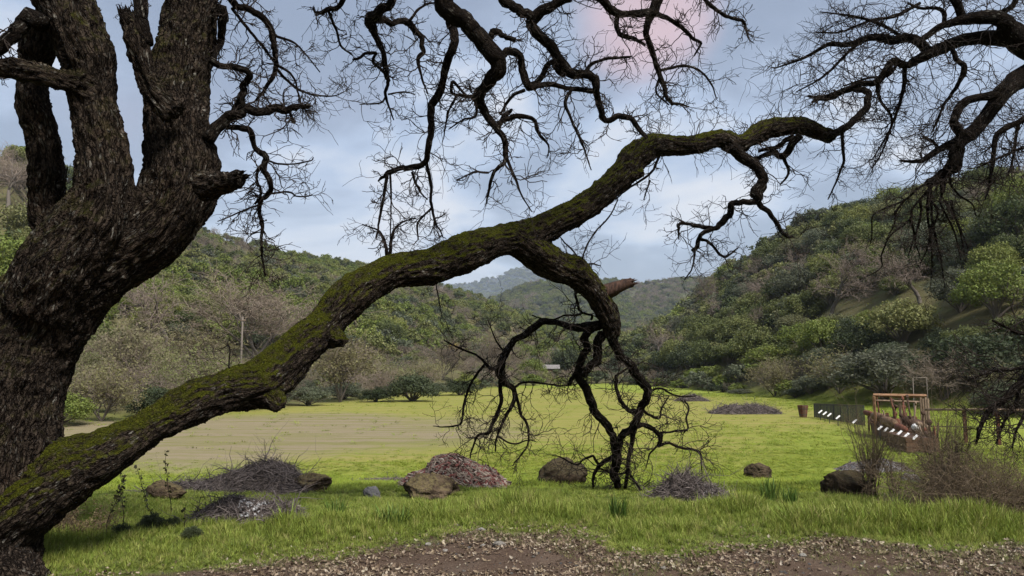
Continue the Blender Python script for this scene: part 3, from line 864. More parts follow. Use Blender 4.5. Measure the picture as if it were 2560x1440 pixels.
ridge_wood('distant_wood', mid_g, 7500, 7, 13, 'bluish green woodland on the hill at the end of the valley', 1050, 2000, 5)
ridge_wood('mountain_scrub', far_g, 3500, 14, 30, 'dark scrub and woodland on the far blue mountain', 1000, 1600, 6)

# ------------------------------------------------------------------ the great oak
def poly3(pts, d0, d1, wob=0.0, seed=0, k=5):
    """photo polyline [(px, py, width px)] -> world points and radii; depth runs from d0 to d1"""
    A = np.array([p if len(p) > 2 else (*p, np.nan) for p in pts], float)
    ok = ~np.isnan(A[:, 2]); L = np.concatenate([[0], np.cumsum(np.hypot(*np.diff(A[:, :2], axis=0).T))])
    A[:, 2] = np.interp(L, L[ok], A[ok, 2])
    if np.ndim(d0): D = np.asarray(d0, float)
    else: D = d0 + (d1 - d0) * L / L[-1]
    if wob:
        n = fbm(np.stack([L / 90.0, 0 * L + seed * 3.7, 0 * L], 1), 2, seed)
        D = D + n * wob * np.clip(L / 60, 0, 1)
    P = np.array([at_depth(a[0], a[1], d) for a, d in zip(A, D)])
    rad = A[:, 2] / 2 * D / F_PX / math.cos(PITCH)
    C = catmull(np.hstack([P, rad[:, None]]), k)
    return C[:, :3], np.maximum(C[:, 3], .0015)

def skin(name, polys, voxel, mat, parent, moss=0.0, smooth_it=8, furrow=.016, lumps=.03):
    """one continuous surface over several limbs, with furrowed bark"""
    tmp = MB()
    for (P, r) in polys: tmp.tube(P, r, 20, True, lump=.05, seed=len(tmp.V) + 3)
    o = tmp.build('tmp', None); md = o.modifiers.new('r', 'REMESH'); md.mode = 'VOXEL'; md.voxel_size = voxel
    ms = o.modifiers.new('s', 'SMOOTH'); ms.factor = .5; ms.iterations = smooth_it
    dg = bpy.context.evaluated_depsgraph_get(); ev = o.evaluated_get(dg); me = ev.to_mesh()
    nv = len(me.vertices); V = np.zeros(nv * 3, np.float32); me.vertices.foreach_get('co', V); V = V.reshape(-1, 3).astype(float)
    Nn = np.zeros(nv * 3, np.float32); me.vertex_normals.foreach_get('vector', Nn); Nn = Nn.reshape(-1, 3).astype(float)
    l = np.zeros(len(me.loops), np.int32); me.loops.foreach_get('vertex_index', l); Q = l.reshape(-1, 4)
    ev.to_mesh_clear(); old = o.data; bpy.data.objects.remove(o); bpy.data.meshes.remove(old)
    # bark coordinates: offset in the nearest limb's own frame, and distance along it
    S, RR, TT, NN, BB, SL = [], [], [], [], [], []
    for k, (P, r) in enumerate(polys):
        T, N, B, sl = frames(P); S.append(P); RR.append(r); TT.append(T); NN.append(N); BB.append(B); SL.append(sl + k * 2.31)
    S, RR, TT, NN, BB, SL = map(np.concatenate, (S, RR, TT, NN, BB, SL))
    bark = np.zeros((nv, 3))
    for a in range(0, nv, 20000):
        v = V[a:a + 20000]; d2 = ((v[:, None] - S[None]) ** 2).sum(-1) / (RR[None] ** 2 + 1e-5); j = d2.argmin(1)
        of = v - S[j]; bark[a:a + 20000] = np.stack([(of * NN[j]).sum(1), (of * BB[j]).sum(1), SL[j] + (of * TT[j]).sum(1)], 1)
    q = bark * np.array([1, 1, .20])
    wv = np.stack([vnoise(bark * 5, 71), vnoise(bark * 5, 72)], 1) * .03
    q[:, :2] += wv
    rid = 1 - np.abs(vnoise(q * 24, 73)) * 2.2
    rid2 = 1 - np.abs(vnoise(q * 43, 74)) * 2.0
    dsp = furrow * (rid * .65 + rid2 * .45 - .5) + lumps * fbm(V * 2.6, 3, 75) + .008 * vnoise(V * 14, 76)
    V = V + Nn * dsp[:, None]
    mo = np.clip(moss + .25 * fbm(V * 1.1, 2, 77), 0, 1) if moss else np.clip(.10 + .35 * fbm(V * .9, 2, 78), 0, 1)
    base = np.array(parent.matrix_basis.translation)
    m_ = mesh_np(name, V - base, Q, None, True, {'bark': bark, 'moss': mo})
    return link(name, m_, mat, parent)

TREE_BASE = ground_px(-20, 1415); TREE_BASE[1] = 6.0; TREE_BASE[0] = at_depth(-40, 1415, 6.0)[0]
oak = empty('valley_oak', tuple(TREE_BASE), 'huge old bare oak with furrowed trunk and mossy limb arching down to the grass', 'tree')
bx = [  # trunk and its stems
    ([(-100, 1500, 380), (-88, 1430, 320), (-66, 1330, 290), (-42, 1200, 285), (-12, 1080, 285), (20, 960, 246), (58, 868, 232), (108, 785, 228), (182, 700, 218), (286, 640, 182), (380, 577, 165), (434, 500, 178), (454, 420, 176),
      (450, 330, 156), (448, 250, 152), (456, 160, 144), (468, 80, 138), (480, 0, 130), (496, -130, 122), (540, -300, 112), (600, -470, 100)], 6.0, 6.5),
    ([(95, 790, 170), (142, 690, 190), (202, 600, 172), (250, 510, 152), (256, 430, 138), (246, 350, 124), (234, 260, 120), (224, 185, 122), (196, 90, 130), (160, 0, 138), (115, -130, 128), (60, -330, 110), (0, -560, 90)], 5.98, 5.7),
    ([(160, 620, 110), (125, 545, 84), (116, 480, 84), (118, 420, 84), (112, 350, 76), (88, 280, 68), (83, 205, 66), (92, 130, 76), (112, 75, 76), (135, 30, 70), (150, -30, 60)], 6.35, 6.05),
    ([(440, 285, 74), (398, 245, 68), (366, 195, 62), (350, 140, 62), (338, 85, 56), (322, 42, 46)], 5.86, 5.70),
    ([(505, 465, 80), (548, 456, 58), (572, 452, 50), (594, 448, 46)], 5.95, 5.75),
    ([(215, 215, 74), (150, 198, 58), (95, 182, 52), (40, 172, 50), (-60, 165, 46), (-260, 120, 40), (-500, 60, 30)], 5.72, 5.4),
    ([(-60, 1440, 260), (60, 1475, 120), (150, 1500, 40)], 5.95, 5.7),
]
skin('trunk', [poly3(p, a, b, 0, 0, 4) for p, a, b in bx], .0165, M['bark'], oak, 0, 8, .030, .028)

limb_p = [(-30, 1320, 190), (55, 1255, 186), (120, 1208, 170), (190, 1164, 146), (270, 1128, 118), (380, 1068, 103), (480, 1012, 97), (560, 977, 106), (640, 961, 113), (700, 918, 118), (755, 864, 106), (815, 808, 94), (870, 747, 100), (925, 708, 93), (990, 677, 86), (1070, 664, 93),
          (1150, 636, 102), (1230, 606, 80), (1310, 595, 88), (1360, 570, 80), (1440, 530, 70), (1515, 472, 66), (1562, 428, 76), (1590, 392, 72), (1640, 362, 60), (1690, 366, 52), (1742, 360, 46), (1800, 345, 46), (1850, 362, 48),
          (1908, 326, 50), (1980, 314, 46), (2040, 326, 42), (2082, 346, 36)]
LX = np.array([-20, 270, 650, 900, 1310, 1600, 2082]); LD = np.array([6.0, 6.25, 7.2, 8.0, 9.2, 9.8, 10.6])
limb_d = np.interp([p[0] for p in limb_p], LX, LD)
fork_p = [(1290, 600, 90), (1345, 636, 88), (1395, 666, 76), (1440, 682, 74), (1480, 722, 60), (1508, 765, 56), (1524, 805, 50), (1532, 842, 42)]
DB = ground_px(1548, 1228)[1]
knobs = [([(650, 965, 90), (684, 1004, 60), (698, 1022, 34)], 7.25, 7.1), ([(800, 830, 90), (845, 846, 44), (862, 850, 26)], 7.75, 7.55), ([(560, 945, 50), (556, 925, 24)], 7.0, 7.0),
         ([(1065, 680, 60), (1088, 706, 26)], 8.6, 8.5), ([(1555, 445, 50), (1600, 434, 30), (1614, 432, 26)], 9.7, 9.6)]
limb_polys = [poly3(limb_p, limb_d, 0, 0, 0, 4), poly3(fork_p, 9.15, 9.9, 0, 0, 5)] + [poly3(p, a, b, 0, 0, 4) for p, a, b in knobs]
lo = skin('limb', limb_polys, .0165, M['bark'], oak, 1.0, 6, .022, .026)
lo['label'] = 'thick moss covered limb arching across the field'

def snag(pts, d0, d1, name, mat, parent, lab=None):
    P, r = poly3(pts, d0, d1, 0, 0, 6); mb = MB(); mb.tube(P, r, 14, True, lump=.18, seed=5)
    # splintered end
    T = norm(P[-1:] - P[-3:-2])[0]
    k = 16; o = RNG.normal(size=(k, 3)); o -= T * (o @ T)[:, None]; o = norm(o) * (RNG.random(k) ** .5 * r[-1] * .9)[:, None]
    P0 = P[-1] + o - T * r[-1] * .8; P1 = P[-1] + o * 1.05 + T * (r[-1] * RNG.uniform(.1, 1.3, k))[:, None]
    mb.tubes(np.stack([P0, (P0 + P1) / 2, P1], 1), np.array([[1, .8, .15]]) * r[-1] * .28 * np.ones((k, 1)), 4)
    ob = mb.build(name, mat, parent)
    if lab: ob['label'] = lab
    return ob
snag([(1490, 742, 44), (1530, 724, 36), (1558, 713, 29), (1580, 706, 24)], 9.75, 9.6, 'broken_stub', M['broken'], oak, 'reddish splintered stub of a broken branch')
snag([(330, 62, 46), (322, 44, 46), (318, 34, 40)], 5.72, 5.69, 'broken_stub', M['bark2'], oak)
snag([(585, 450, 44), (594, 448, 48), (600, 446, 44)], 5.77, 5.74, 'broken_stub', M['bark2'], oak)

BR = []   # traced branches of the oak: (points, depth at start, depth at end)
def br(d0, d1, *pts): BR.append((list(pts), d0, d1))
# beside the right-hand stem
br(6.2, 6.6, (520, 350, 34), (560, 300, 30), (592, 284, 26), (640, 278, 24), (690, 274, 22), (730, 268, 18), (775, 265, 11))
br(6.5, 6.55, (722, 272, 10), (728, 290, 9), (732, 308, 13))
br(6.3, 6.5, (525, 148, 18), (560, 166, 16), (600, 172, 17), (622, 186, 17), (612, 215, 17), (604, 245, 19), (585, 285, 20))
br(6.4, 6.9, (568, 316, 15), (600, 322, 14), (628, 330, 15), (637, 370, 14), (664, 388, 17), (660, 420, 16), (676, 460, 14), (664, 492, 12), (646, 512, 11), (656, 560, 9), (652, 615, 7), (664, 690, 3))
br(6.6, 6.8, (664, 400, 6), (700, 410, 5), (770, 402, 4), (784, 394, 3))
br(6.6, 6.9, (674, 484, 6), (720, 480, 5), (745, 492, 4), (780, 488, 3))
br(6.7, 6.4, (648, 512, 6), (600, 530, 5), (545, 552, 3))
br(6.6, 6.8, (664, 405, 9), (642, 440, 8), (652, 480, 7), (640, 510, 6))
br(6.3, 6.4, (540, 30, 30), (556, 20, 24), (562, 60, 22), (548, 105, 18), (535, 150, 12))
br(6.4, 7.0, (565, -60, 26), (580, 5, 18), (620, 22, 16), (660, 45, 18), (676, 75, 17), (682, 120, 15), (690, 165, 13), (668, 215, 10), (640, 252, 6))
br(6.7, 7.2, (690, 170, 8), (722, 205, 7), (762, 232, 6), (830, 240, 4), (872, 225, 2))
br(6.7, 7.1, (688, 90, 7), (730, 105, 6), (760, 130, 4), (800, 180, 3))
br(6.6, 6.9, (580, 20, 9), (625, 80, 8), (660, 120, 7), (685, 155, 6))
br(6.6, 7.0, (690, 160, 7), (730, 190, 6), (745, 230, 5), (760, 280, 3))
# behind the left stem
br(5.6, 5.4, (105, 62, 46), (72, 44, 40), (38, 70, 36), (10, 110, 34), (-60, 190, 28), (-160, 260, 20))
br(5.75, 5.8, (362, 110, 44), (356, 60, 40), (352, 0, 36), (350, -120, 28), (380, -260, 16))
br(6.4, 6.4, (150, 478, 6), (165, 455, 5), (167, 418, 3))
# hanging from overhead, middle of the picture (they leave the right stem's crown above the frame)
br(6.4, 8.0, (520, -220, 100), (700, -290, 86), (900, -250, 72), (1030, -140, 60), (1105, -10, 52), (1125, 30, 50), (1165, 52, 44), (1198, 98, 42), (1238, 138, 46), (1246, 160, 42), (1230, 198, 34), (1196, 234, 28), (1206, 272, 22), (1240, 318, 18), (1264, 368, 16), (1262, 402, 12), (1236, 432, 9), (1222, 480, 7), (1215, 510, 3))
br(6.5, 8.6, (580, -400, 90), (850, -480, 76), (1150, -420, 62), (1340, -200, 44), (1425, -50, 30), (1400, 5, 26), (1334, 42, 30), (1340, 78, 27), (1382, 122, 27), (1425, 178, 26), (1478, 188, 22), (1492, 222, 19), (1500, 278, 17), (1520, 300, 15), (1566, 290, 15), (1596, 320, 13), (1616, 346, 10))
br(7.4, 7.9, (1335, -195, 32), (1240, -90, 26), (1255, 0, 24), (1285, 22, 26), (1330, 42, 28))
br(7.2, 8.8, (1150, -420, 50), (1400, -380, 46), (1600, -220, 40), (1640, -60, 32), (1636, 20, 28), (1614, 62, 18), (1626, 108, 16), (1642, 165, 14), (1660, 220, 11), (1674, 255, 10), (1690, 258, 7), (1722, 268, 4))
br(7.65, 8.2, (1424, -60, 28), (1470, -25, 24), (1532, 26, 22), (1572, 36, 18), (1636, 32, 20))
br(8.5, 9.0, (1640, 34, 14), (1690, 58, 11), (1730, 95, 8), (1752, 108, 7), (1735, 140, 4))
br(8.6, 9.0, (1650, 176, 8), (1700, 164, 7), (1740, 172, 6), (1775, 205, 5), (1790, 245, 3))
br(8.5, 8.6, (1545, 28, 14), (1544, 82, 12), (1585, 98, 10), (1612, 112, 7))
br(8.5, 8.9, (1650, 190, 7), (1640, 230, 5), (1672, 262, 4))
br(8.3, 8.4, (1462, 186, 12), (1478, 160, 10), (1520, 147, 8), (1578, 141, 7))
br(8.0, 9.2, (1636, -110, 20), (1700, -75, 14), (1765, 2, 11), (1800, 30, 10), (1832, 46, 9), (1860, 56, 8), (1872, 95, 4), (1885, 110, 2))
br(7.0, 8.0, (1000, -165, 36), (1002, -80, 26), (985, -10, 22), (948, 28, 24), (926, 50, 30), (940, 88, 18), (956, 132, 14), (964, 182, 13), (970, 208, 9), (964, 236, 8), (985, 300, 3))
br(7.7, 8.1, (930, 50, 18), (980, 54, 16), (1020, 56, 18), (1050, 92, 14), (1056, 128, 12), (1044, 146, 11), (1050, 180, 7), (1068, 235, 4))
br(7.8, 8.0, (1024, 52, 9), (1055, 15, 7), (1095, 5, 4))
br(7.9, 7.7, (966, 186, 9), (934, 156, 8), (940, 134, 8), (912, 136, 8), (895, 148, 8), (880, 148, 6))
br(8.0, 7.8, (966, 240, 6), (950, 258, 5), (900, 260, 3))
br(8.0, 8.1, (970, 236, 5), (1010, 230, 4), (1040, 236, 3))
br(6.8, 7.5, (902, -246, 26), (890, -120, 20), (856, 0, 14), (822, 26, 13), (790, 32, 7), (784, 18, 5))
br(7.4, 7.7, (822, 30, 9), (840, 75, 7), (852, 115, 6), (882, 138, 4))
br(7.75, 8.3, (1118, 30, 34), (1134, 66, 24), (1132, 118, 22), (1112, 180, 20), (1098, 238, 20), (1078, 282, 20), (1078, 340, 17), (1062, 404, 15), (1022, 420, 15), (985, 426, 13), (958, 440, 9), (945, 452, 4))
br(8.2, 8.5, (1066, 408, 10), (1076, 465, 9), (1080, 520, 8), (1092, 560, 6), (1108, 592, 3))
br(8.2, 8.2, (968, 436, 10), (958, 490, 8), (948, 555, 6), (940, 595, 5))
br(8.3, 8.3, (1080, 520, 6), (1046, 556, 6), (1045, 600, 4))
br(8.2, 8.3, (1030, 430, 7), (1045, 470, 6), (1070, 500, 4))
br(8.2, 8.3, (975, 430, 6), (978, 520, 4), (975, 600, 3))
br(7.9, 7.9, (1196, 242, 11), (1150, 238, 9), (1130, 230, 8), (1132, 206, 9), (1165, 238, 7))
br(7.9, 8.1, (1142, 238, 8), (1122, 280, 6), (1108, 348, 3))
br(8.0, 8.1, (1186, 242, 9), (1190, 290, 7), (1160, 300, 5), (1120, 325, 3))
br(7.9, 8.3, (1240, 140, 24), (1268, 130, 20), (1290, 132, 20), (1306, 165, 18), (1318, 215, 20), (1345, 215, 15), (1380, 210, 13), (1432, 222, 12), (1482, 226, 14))
br(7.8, 7.8, (1225, 100, 14), (1226, 84, 18), (1250, 78, 18), (1260, 92, 14), (1285, 96, 14))
br(8.2, 8.3, (1318, 220, 18), (1346, 196, 16), (1376, 152, 14), (1388, 172, 16), (1412, 190, 14))
br(8.2, 8.4, (1432, 220, 11), (1412, 258, 10), (1430, 300, 8), (1455, 360, 6), (1478, 425, 3))
br(8.1, 8.3, (1312, 225, 10), (1282, 240, 8), (1250, 285, 6))
br(8.1, 8.5, (1242, 320, 14), (1262, 302, 13), (1295, 290, 13), (1336, 302, 11), (1346, 335, 9), (1370, 362, 5), (1368, 395, 3))
br(8.1, 8.3, (1244, 322, 12), (1262, 290, 12), (1280, 275, 8))
br(8.2, 8.4, (1266, 392, 9), (1285, 440, 8), (1305, 490, 5), (1330, 530, 3))
br(8.2, 8.2, (1222, 432, 6), (1190, 430, 5), (1140, 450, 3))
# beyond the upper fork of the limb
br(10.5, 11.2, (2070, 345, 26), (2095, 332, 20), (2130, 308, 18), (2162, 268, 18), (2170, 236, 18), (2150, 224, 16), (2110, 230, 14), (2062, 246, 11), (2020, 240, 6))
br(10.6, 10.9, (2105, 325, 9), (2108, 400, 7), (2092, 450, 5), (2070, 500, 3))
br(9.9, 10.3, (1830, 368, 32), (1868, 398, 28), (1902, 434, 26), (1908, 462, 26), (1888, 478, 32), (1886, 502, 18), (1846, 506, 16), (1830, 512, 16), (1814, 548, 16), (1790, 568, 14), (1740, 564, 10), (1702, 560, 8), (1696, 575, 7), (1698, 600, 3))
br(10.2, 10.5, (1890, 495, 16), (1916, 532, 13), (1945, 562, 11), (1962, 588, 9), (1980, 592, 6))
br(10.2, 10.4, (1784, 570, 13), (1752, 588, 11), (1742, 615, 11), (1732, 628, 9))
br(10.3, 10.6, (1745, 596, 9), (1770, 604, 8), (1800, 636, 7), (1815, 642, 6), (1845, 620, 3))
br(10.3, 10.4, (1738, 622, 6), (1730, 670, 4), (1712, 700, 3))
br(10.3, 10.5, (2000, 338, 20), (1975, 368, 18), (1955, 392, 16), (1935, 378, 15), (1905, 392, 12), (1880, 398, 8))
br(10.4, 10.5, (1985, 340, 14), (1952, 360, 13), (1920, 372, 10), (1895, 378, 7))
br(10.5, 10.7, (1960, 398, 10), (1972, 430, 7), (1950, 462, 4))
br(9.9, 9.9, (1650, 385, 8), (1640, 410, 7), (1620, 440, 7), (1560, 480, 5), (1540, 500, 3))
br(9.7, 9.8, (1625, 450, 5), (1610, 500, 3))
br(9.6, 9.2, (1545, 500, 3), (1520, 545, 4), (1480, 590, 4), (1460, 632, 4), (1452, 660, 3))
br(9.4, 9.6, (1396, 588, 3), (1425, 620, 4), (1450, 650, 4))
br(9.5, 9.7, (1458, 680, 9), (1470, 660, 6), (1500, 665, 3))
# hanging part below the lower fork
LOWD = DB
br(9.85, LOWD - .3, (1524, 825, 44), (1545, 872, 32), (1572, 908, 30), (1600, 945, 32), (1620, 975, 30), (1612, 1005, 27), (1598, 1035, 26), (1582, 1072, 28), (1560, 1082, 24), (1548, 1110, 18), (1545, 1140, 16))
br(LOWD - .3, LOWD - .05, (1585, 1068, 24), (1576, 1110, 15), (1572, 1160, 13), (1566, 1200, 12), (1560, 1234, 9))
br(LOWD - .25, LOWD, (1575, 1185, 8), (1600, 1222, 9), (1622, 1240, 8), (1640, 1252, 6))
br(LOWD - .3, LOWD + .1, (1590, 1066, 18), (1618, 1064, 16), (1642, 1080, 15), (1652, 1096, 16), (1645, 1115, 12), (1672, 1108, 9), (1705, 1120, 9), (1748, 1130, 8), (1754, 1160, 5), (1756, 1185, 3))
br(LOWD - .2, LOWD + .3, (1652, 1082, 8), (1690, 1078, 7), (1718, 1074, 7), (1716, 1045, 7), (1722, 1020, 7), (1712, 1002, 5))
br(LOWD - .2, LOWD - .1, (1642, 1115, 8), (1625, 1135, 6), (1614, 1170, 3))
br(LOWD - .4, LOWD - .5, (1602, 1030, 18), (1575, 1026, 16), (1556, 1008, 14), (1545, 985, 13), (1540, 950, 12), (1540, 935, 10))
br(LOWD - .5, LOWD - .4, (1540, 940, 8), (1560, 925, 7), (1585, 910, 5))
br(LOWD - .4, LOWD - .2, (1600, 1020, 12), (1630, 1040, 9), (1650, 1045, 7), (1655, 1020, 6), (1672, 990, 4))
br(LOWD - .4, LOWD - .2, (1618, 985, 9), (1650, 970, 8), (1690, 990, 6), (1740, 990, 4))
br(9.8, LOWD, (1500, 812, 34), (1470, 826, 30), (1458, 850, 26), (1466, 872, 26), (1452, 908, 26), (1450, 945, 26), (1462, 978, 28), (1478, 1010, 28), (1498, 1045, 28), (1528, 1078, 26), (1538, 1110, 26), (1542, 1145, 32), (1536, 1185, 30), (1546, 1228, 20))
br(9.95, 10.1, (1505, 830, 34), (1498, 870, 34), (1492, 905, 30), (1470, 925, 24), (1455, 940, 18))
br(10.2, 10.3, (1452, 905, 22), (1440, 930, 16), (1428, 950, 15), (1422, 965, 10))
br(10.0, 10.4, (1490, 814, 32), (1445, 816, 28), (1405, 810, 20), (1370, 804, 24), (1330, 820, 24), (1288, 850, 22), (1262, 880, 26), (1252, 915, 28), (1252, 945, 24), (1282, 968, 18), (1288, 990, 16), (1278, 1020, 13), (1258, 1055, 9), (1240, 1100, 7), (1238, 1128, 5))
br(10.35, 10.6, (1250, 950, 15), (1252, 1000, 14), (1240, 1040, 14), (1222, 1080, 11), (1195, 1090, 8), (1180, 1125, 6), (1175, 1145, 4))
br(10.4, 10.6, (1290, 985, 12), (1302, 1035, 11), (1318, 1065, 9), (1320, 1110, 6), (1300, 1140, 5), (1280, 1166, 3))
br(10.4, 10.8, (1286, 968, 9), (1310, 956, 8), (1350, 958, 7), (1400, 964, 6), (1440, 962, 4))
br(10.3, 10.2, (1250, 925, 14), (1222, 918, 11), (1198, 892, 8), (1150, 872, 7), (1110, 850, 4))
br(10.3, 10.5, (1212, 912, 10), (1180, 950, 9), (1162, 1000, 8), (1158, 1030, 8), (1150, 1060, 7), (1110, 1068, 5), (1082, 1066, 3))
br(10.3, 10.3, (1260, 880, 8), (1240, 850, 6), (1220, 800, 3))
br(10.5, 10.6, (1246, 1092, 7), (1285, 1110, 6), (1318, 1100, 5), (1340, 1104, 3))
br(LOWD - .1, LOWD - .2, (1534, 1142, 18), (1506, 1160, 14), (1486, 1182, 12), (1482, 1210, 8), (1486, 1236, 5))
br(LOWD - .1, LOWD - .3, (1500, 1168, 10), (1482, 1142, 8), (1462, 1146, 7), (1440, 1162, 6), (1400, 1142, 5), (1380, 1140, 3))
br(LOWD - .1, LOWD, (1576, 1180, 8), (1540, 1185, 8), (1500, 1172, 6))
br(9.8, 9.9, (1440, 680, 10), (1438, 730, 8), (1446, 770, 7), (1452, 785, 6), (1410, 790, 5), (1370, 800, 4), (1330, 788, 3))
br(9.9, 9.9, (1456, 782, 6), (1480, 788, 6), (1476, 800, 7))
br(10.0, 9.8, (1090, 708, 3), (1095, 740, 4), (1105, 790, 2))
# sprouts on top of the limb
br(8.3, 8.3, (968, 640, 12), (962, 600, 8), (945, 575, 5), (905, 560, 3))
br(8.3, 8.4, (975, 640, 10), (980, 590, 8), (1000, 560, 5), (1040, 545, 3))
br(7.0, 7.0, (572, 930, 6), (575, 880, 5), (570, 862, 7))

bm = {}
rootsT = []
TWIG = MB()
def twigs_from(mb, P, r, px_m, dens, reach, rmin, wmax=34.0, side_bias=None, start=.08, rise=0.0):
    """fine shoots along one branch; px_m = metres per photo pixel there"""
    L = np.linalg.norm(np.diff(P, axis=0), axis=1); tot = L.sum() / px_m
    n = int(tot / 22.0 * dens)
    if n < 1: return None
    u = start + (1 - start) * RNG.random(n); cs = np.concatenate([[0], np.cumsum(L)]) / L.sum()
    idx = np.minimum(np.searchsorted(cs, u) - 1, len(P) - 2); idx = np.maximum(idx, 0)
    f = ((u - cs[idx]) / np.maximum(cs[idx + 1] - cs[idx], 1e-6))[:, None]
    keep = (r[idx] * 2 / px_m) < wmax
    if keep.sum() == 0: return None
    idx, f = idx[keep], f[keep]; n = len(idx)
    s = P[idx] * (1 - f) + P[idx + 1] * f; t = norm(P[idx + 1] - P[idx])
    q = norm(RNG.normal(size=(n, 3)) * np.array([1, .75, 1])); perp = norm(q - t * (q * t).sum(1, keepdims=True))
    a = RNG.uniform(.5, 1.3, n)[:, None]; d = t * np.cos(a) + perp * np.sin(a)
    if side_bias is not None: d = norm(d + np.array(side_bias))
    ln = reach * px_m * RNG.uniform(.35, 1.3, n)
    P1, R1 = grow(s, d, ln, np.clip(r[idx] * .45, rmin * 1.3, rmin * 2.6), 7, .42, rise, .55)
    mb.tubes(P1, R1, 3)
    s, d, l2, r2 = side_shoots(P1, R1, 4, .8, .62, .75, .12, rmin)
    P2, R2 = grow(s, d, np.maximum(l2, reach * .12 * px_m), r2, 5, .34, rise, .6); mb.tubes(P2, R2, 3)
    s, d, l3, r3 = side_shoots(P2, R2, 2, .8, .65, .8, .15, rmin * .85)
    P3, R3 = grow(s, d, np.maximum(l3, reach * .07 * px_m), r3, 4, .3, rise, .7); mb.tubes(P3, R3, 3)

for k, (pts, a, b) in enumerate(BR):
    P, r = poly3(pts, a, b, .10 if pts[0][1] < 700 else .05, k + 1, 6)
    if pts[0][1] > 790: r = r * .74
    # crooked growth between the traced points
    n = len(P); px_m = m_per_px((a + b) / 2)
    jit = np.stack([fbm(np.stack([np.arange(n) / 3.0, np.full(n, k * 1.7), np.full(n, c * 9.1)], 1), 2, 300 + c) for c in range(3)], 1)
    P = P + jit * (np.clip(r, .012, .05) * .5)[:, None] * np.clip(np.arange(n) / 4, 0, 1)[:, None]
    mb = MB(); mb.tube(P, r, 10 if r.max() > .03 else 6, True, lump=.16, seed=k)
    o = mb.build('branch', M['bark2'], oak)
    low = pts[0][1] > 700
    twigs_from(TWIG, P, r, px_m, 1.35 if low else 1.1, 74 if low else 84, .0032 if low else .0031, 40)
# spray of fine shoots along the upper side of the far limb
P, r = limb_polys[0]
sel = slice(int(len(P) * .68), len(P))
twigs_from(TWIG, P[sel], r[sel], m_per_px(10.2), 1.6, 85, .0030, 70)
tw = TWIG.build('twigs', M['twig'], oak); tw['kind'] = 'stuff'

# ------------------------------------------------------------------ the second oak, whose boughs reach in from the right
oak2_base = np.array([at_depth(3080, 1300, 9.0)[0], 9.0, 0.0]); oak2_base[2] = height(oak2_base[0:1], oak2_base[1:2])[0]
oak2 = empty('bare_oak', tuple(oak2_base), 'bare oak whose dark twiggy boughs hang in from the right edge of the picture', 'tree')
B2 = []
def b2(d0, d1, *pts): B2.append((list(pts), d0, d1))
b2(9.0, 9.2, (3080, 1330, 240), (3060, 1000, 200), (3010, 700, 180), (2960, 400, 150), (2880, 150, 110), (2820, -150, 80))
b2(9.1, 9.4, (2960, 420, 110), (2780, 200, 84), (2640, 140, 72), (2560, 108, 66), (2524, 78, 54), (2502, 46, 38), (2452, 44, 34), (2392, 54, 24), (2352, 66, 17), (2308, 96, 15), (2280, 105, 10))
b2(9.35, 9.9, (2545, 100, 40), (2500, 96, 40), (2440, 95, 38), (2380, 110, 32), (2332, 130, 30), (2288, 152, 24), (2262, 164, 18), (2232, 152, 20), (2212, 182, 20), (2190, 206, 18), (2150, 212, 14), (2082, 236, 12), (2030, 256, 6))
b2(9.7, 10.2, (2322, 130, 24), (2286, 96, 24), (2232, 100, 22), (2178, 94, 20), (2120, 112, 14), (2070, 110, 11), (2010, 145, 7), (1935, 172, 3))
b2(9.9, 10.1, (2262, 164, 12), (2260, 215, 11), (2246, 268, 8), (2222, 330, 5), (2180, 400, 3))
b2(10.0, 10.2, (2192, 200, 10), (2200, 250, 8), (2230, 300, 6), (2205, 380, 4), (2180, 420, 3))
b2(9.0, 9.5, (2980, 500, 90), (2760, 300, 70), (2620, 180, 62), (2560, 192, 56), (2518, 216, 44), (2490, 258, 36), (2452, 308, 34), (2406, 350, 32), (2388, 378, 30), (2384, 402, 30), (2350, 440, 26), (2322, 464, 24))
b2(9.2, 9.4, (2488, 240, 22), (2430, 246, 22), (2396, 272, 22), (2384, 304, 20), (2400, 338, 22))
b2(9.4, 9.5, (2396, 350, 20), (2350, 372, 17), (2318, 394, 14), (2290, 404, 10), (2248, 402, 5))
b2(9.4, 9.4, (2345, 370, 9), (2330, 352, 7), (2306, 340, 5))
b2(9.4, 9.5, (2405, 370, 16), (2395, 420, 14), (2362, 440, 16), (2356, 480, 12))
fan0 = [((2352, 440), (2300, 468), (2262, 500), (2215, 520), (2182, 540), (2180, 585), (2176, 610)), ((2262, 498), (2240, 530), (2236, 560), (2215, 600)), ((2336, 452), (2318, 478), (2282, 520), (2275, 548), (2225, 590), (2204, 640), (2202, 670), (2150, 700)),
        ((2322, 475), (2318, 530), (2325, 580), (2330, 640), (2328, 700)), ((2326, 470), (2330, 540), (2340, 600), (2352, 650), (2362, 720)), ((2366, 430), (2356, 478), (2352, 510), (2378, 560), (2392, 600), (2402, 650)),
        ((2378, 500), (2382, 525), (2400, 570), (2420, 620)), ((2384, 412), (2375, 455), (2400, 490), (2430, 510), (2440, 540)), ((2300, 500), (2302, 540), (2288, 600), (2300, 640)), ((2275, 548), (2285, 590), (2270, 640)), ((2325, 500), (2345, 530), (2330, 575), (2318, 610)),
        ((2360, 500), (2385, 540), (2400, 580), (2412, 640)), ((2330, 560), (2318, 620), (2300, 660))]
for i, f_ in enumerate(fan0):
    n = len(f_); b2(9.5, 9.5 + .08 * (i % 5), *[(x, y, 7.5 - 5 * j / (n - 1)) for j, (x, y) in enumerate(f_)])
b2(9.5, 9.7, (2378, 118, 13), (2392, 150, 13), (2412, 170, 15), (2400, 202, 12), (2380, 235, 9), (2360, 262, 7), (2330, 332, 4))
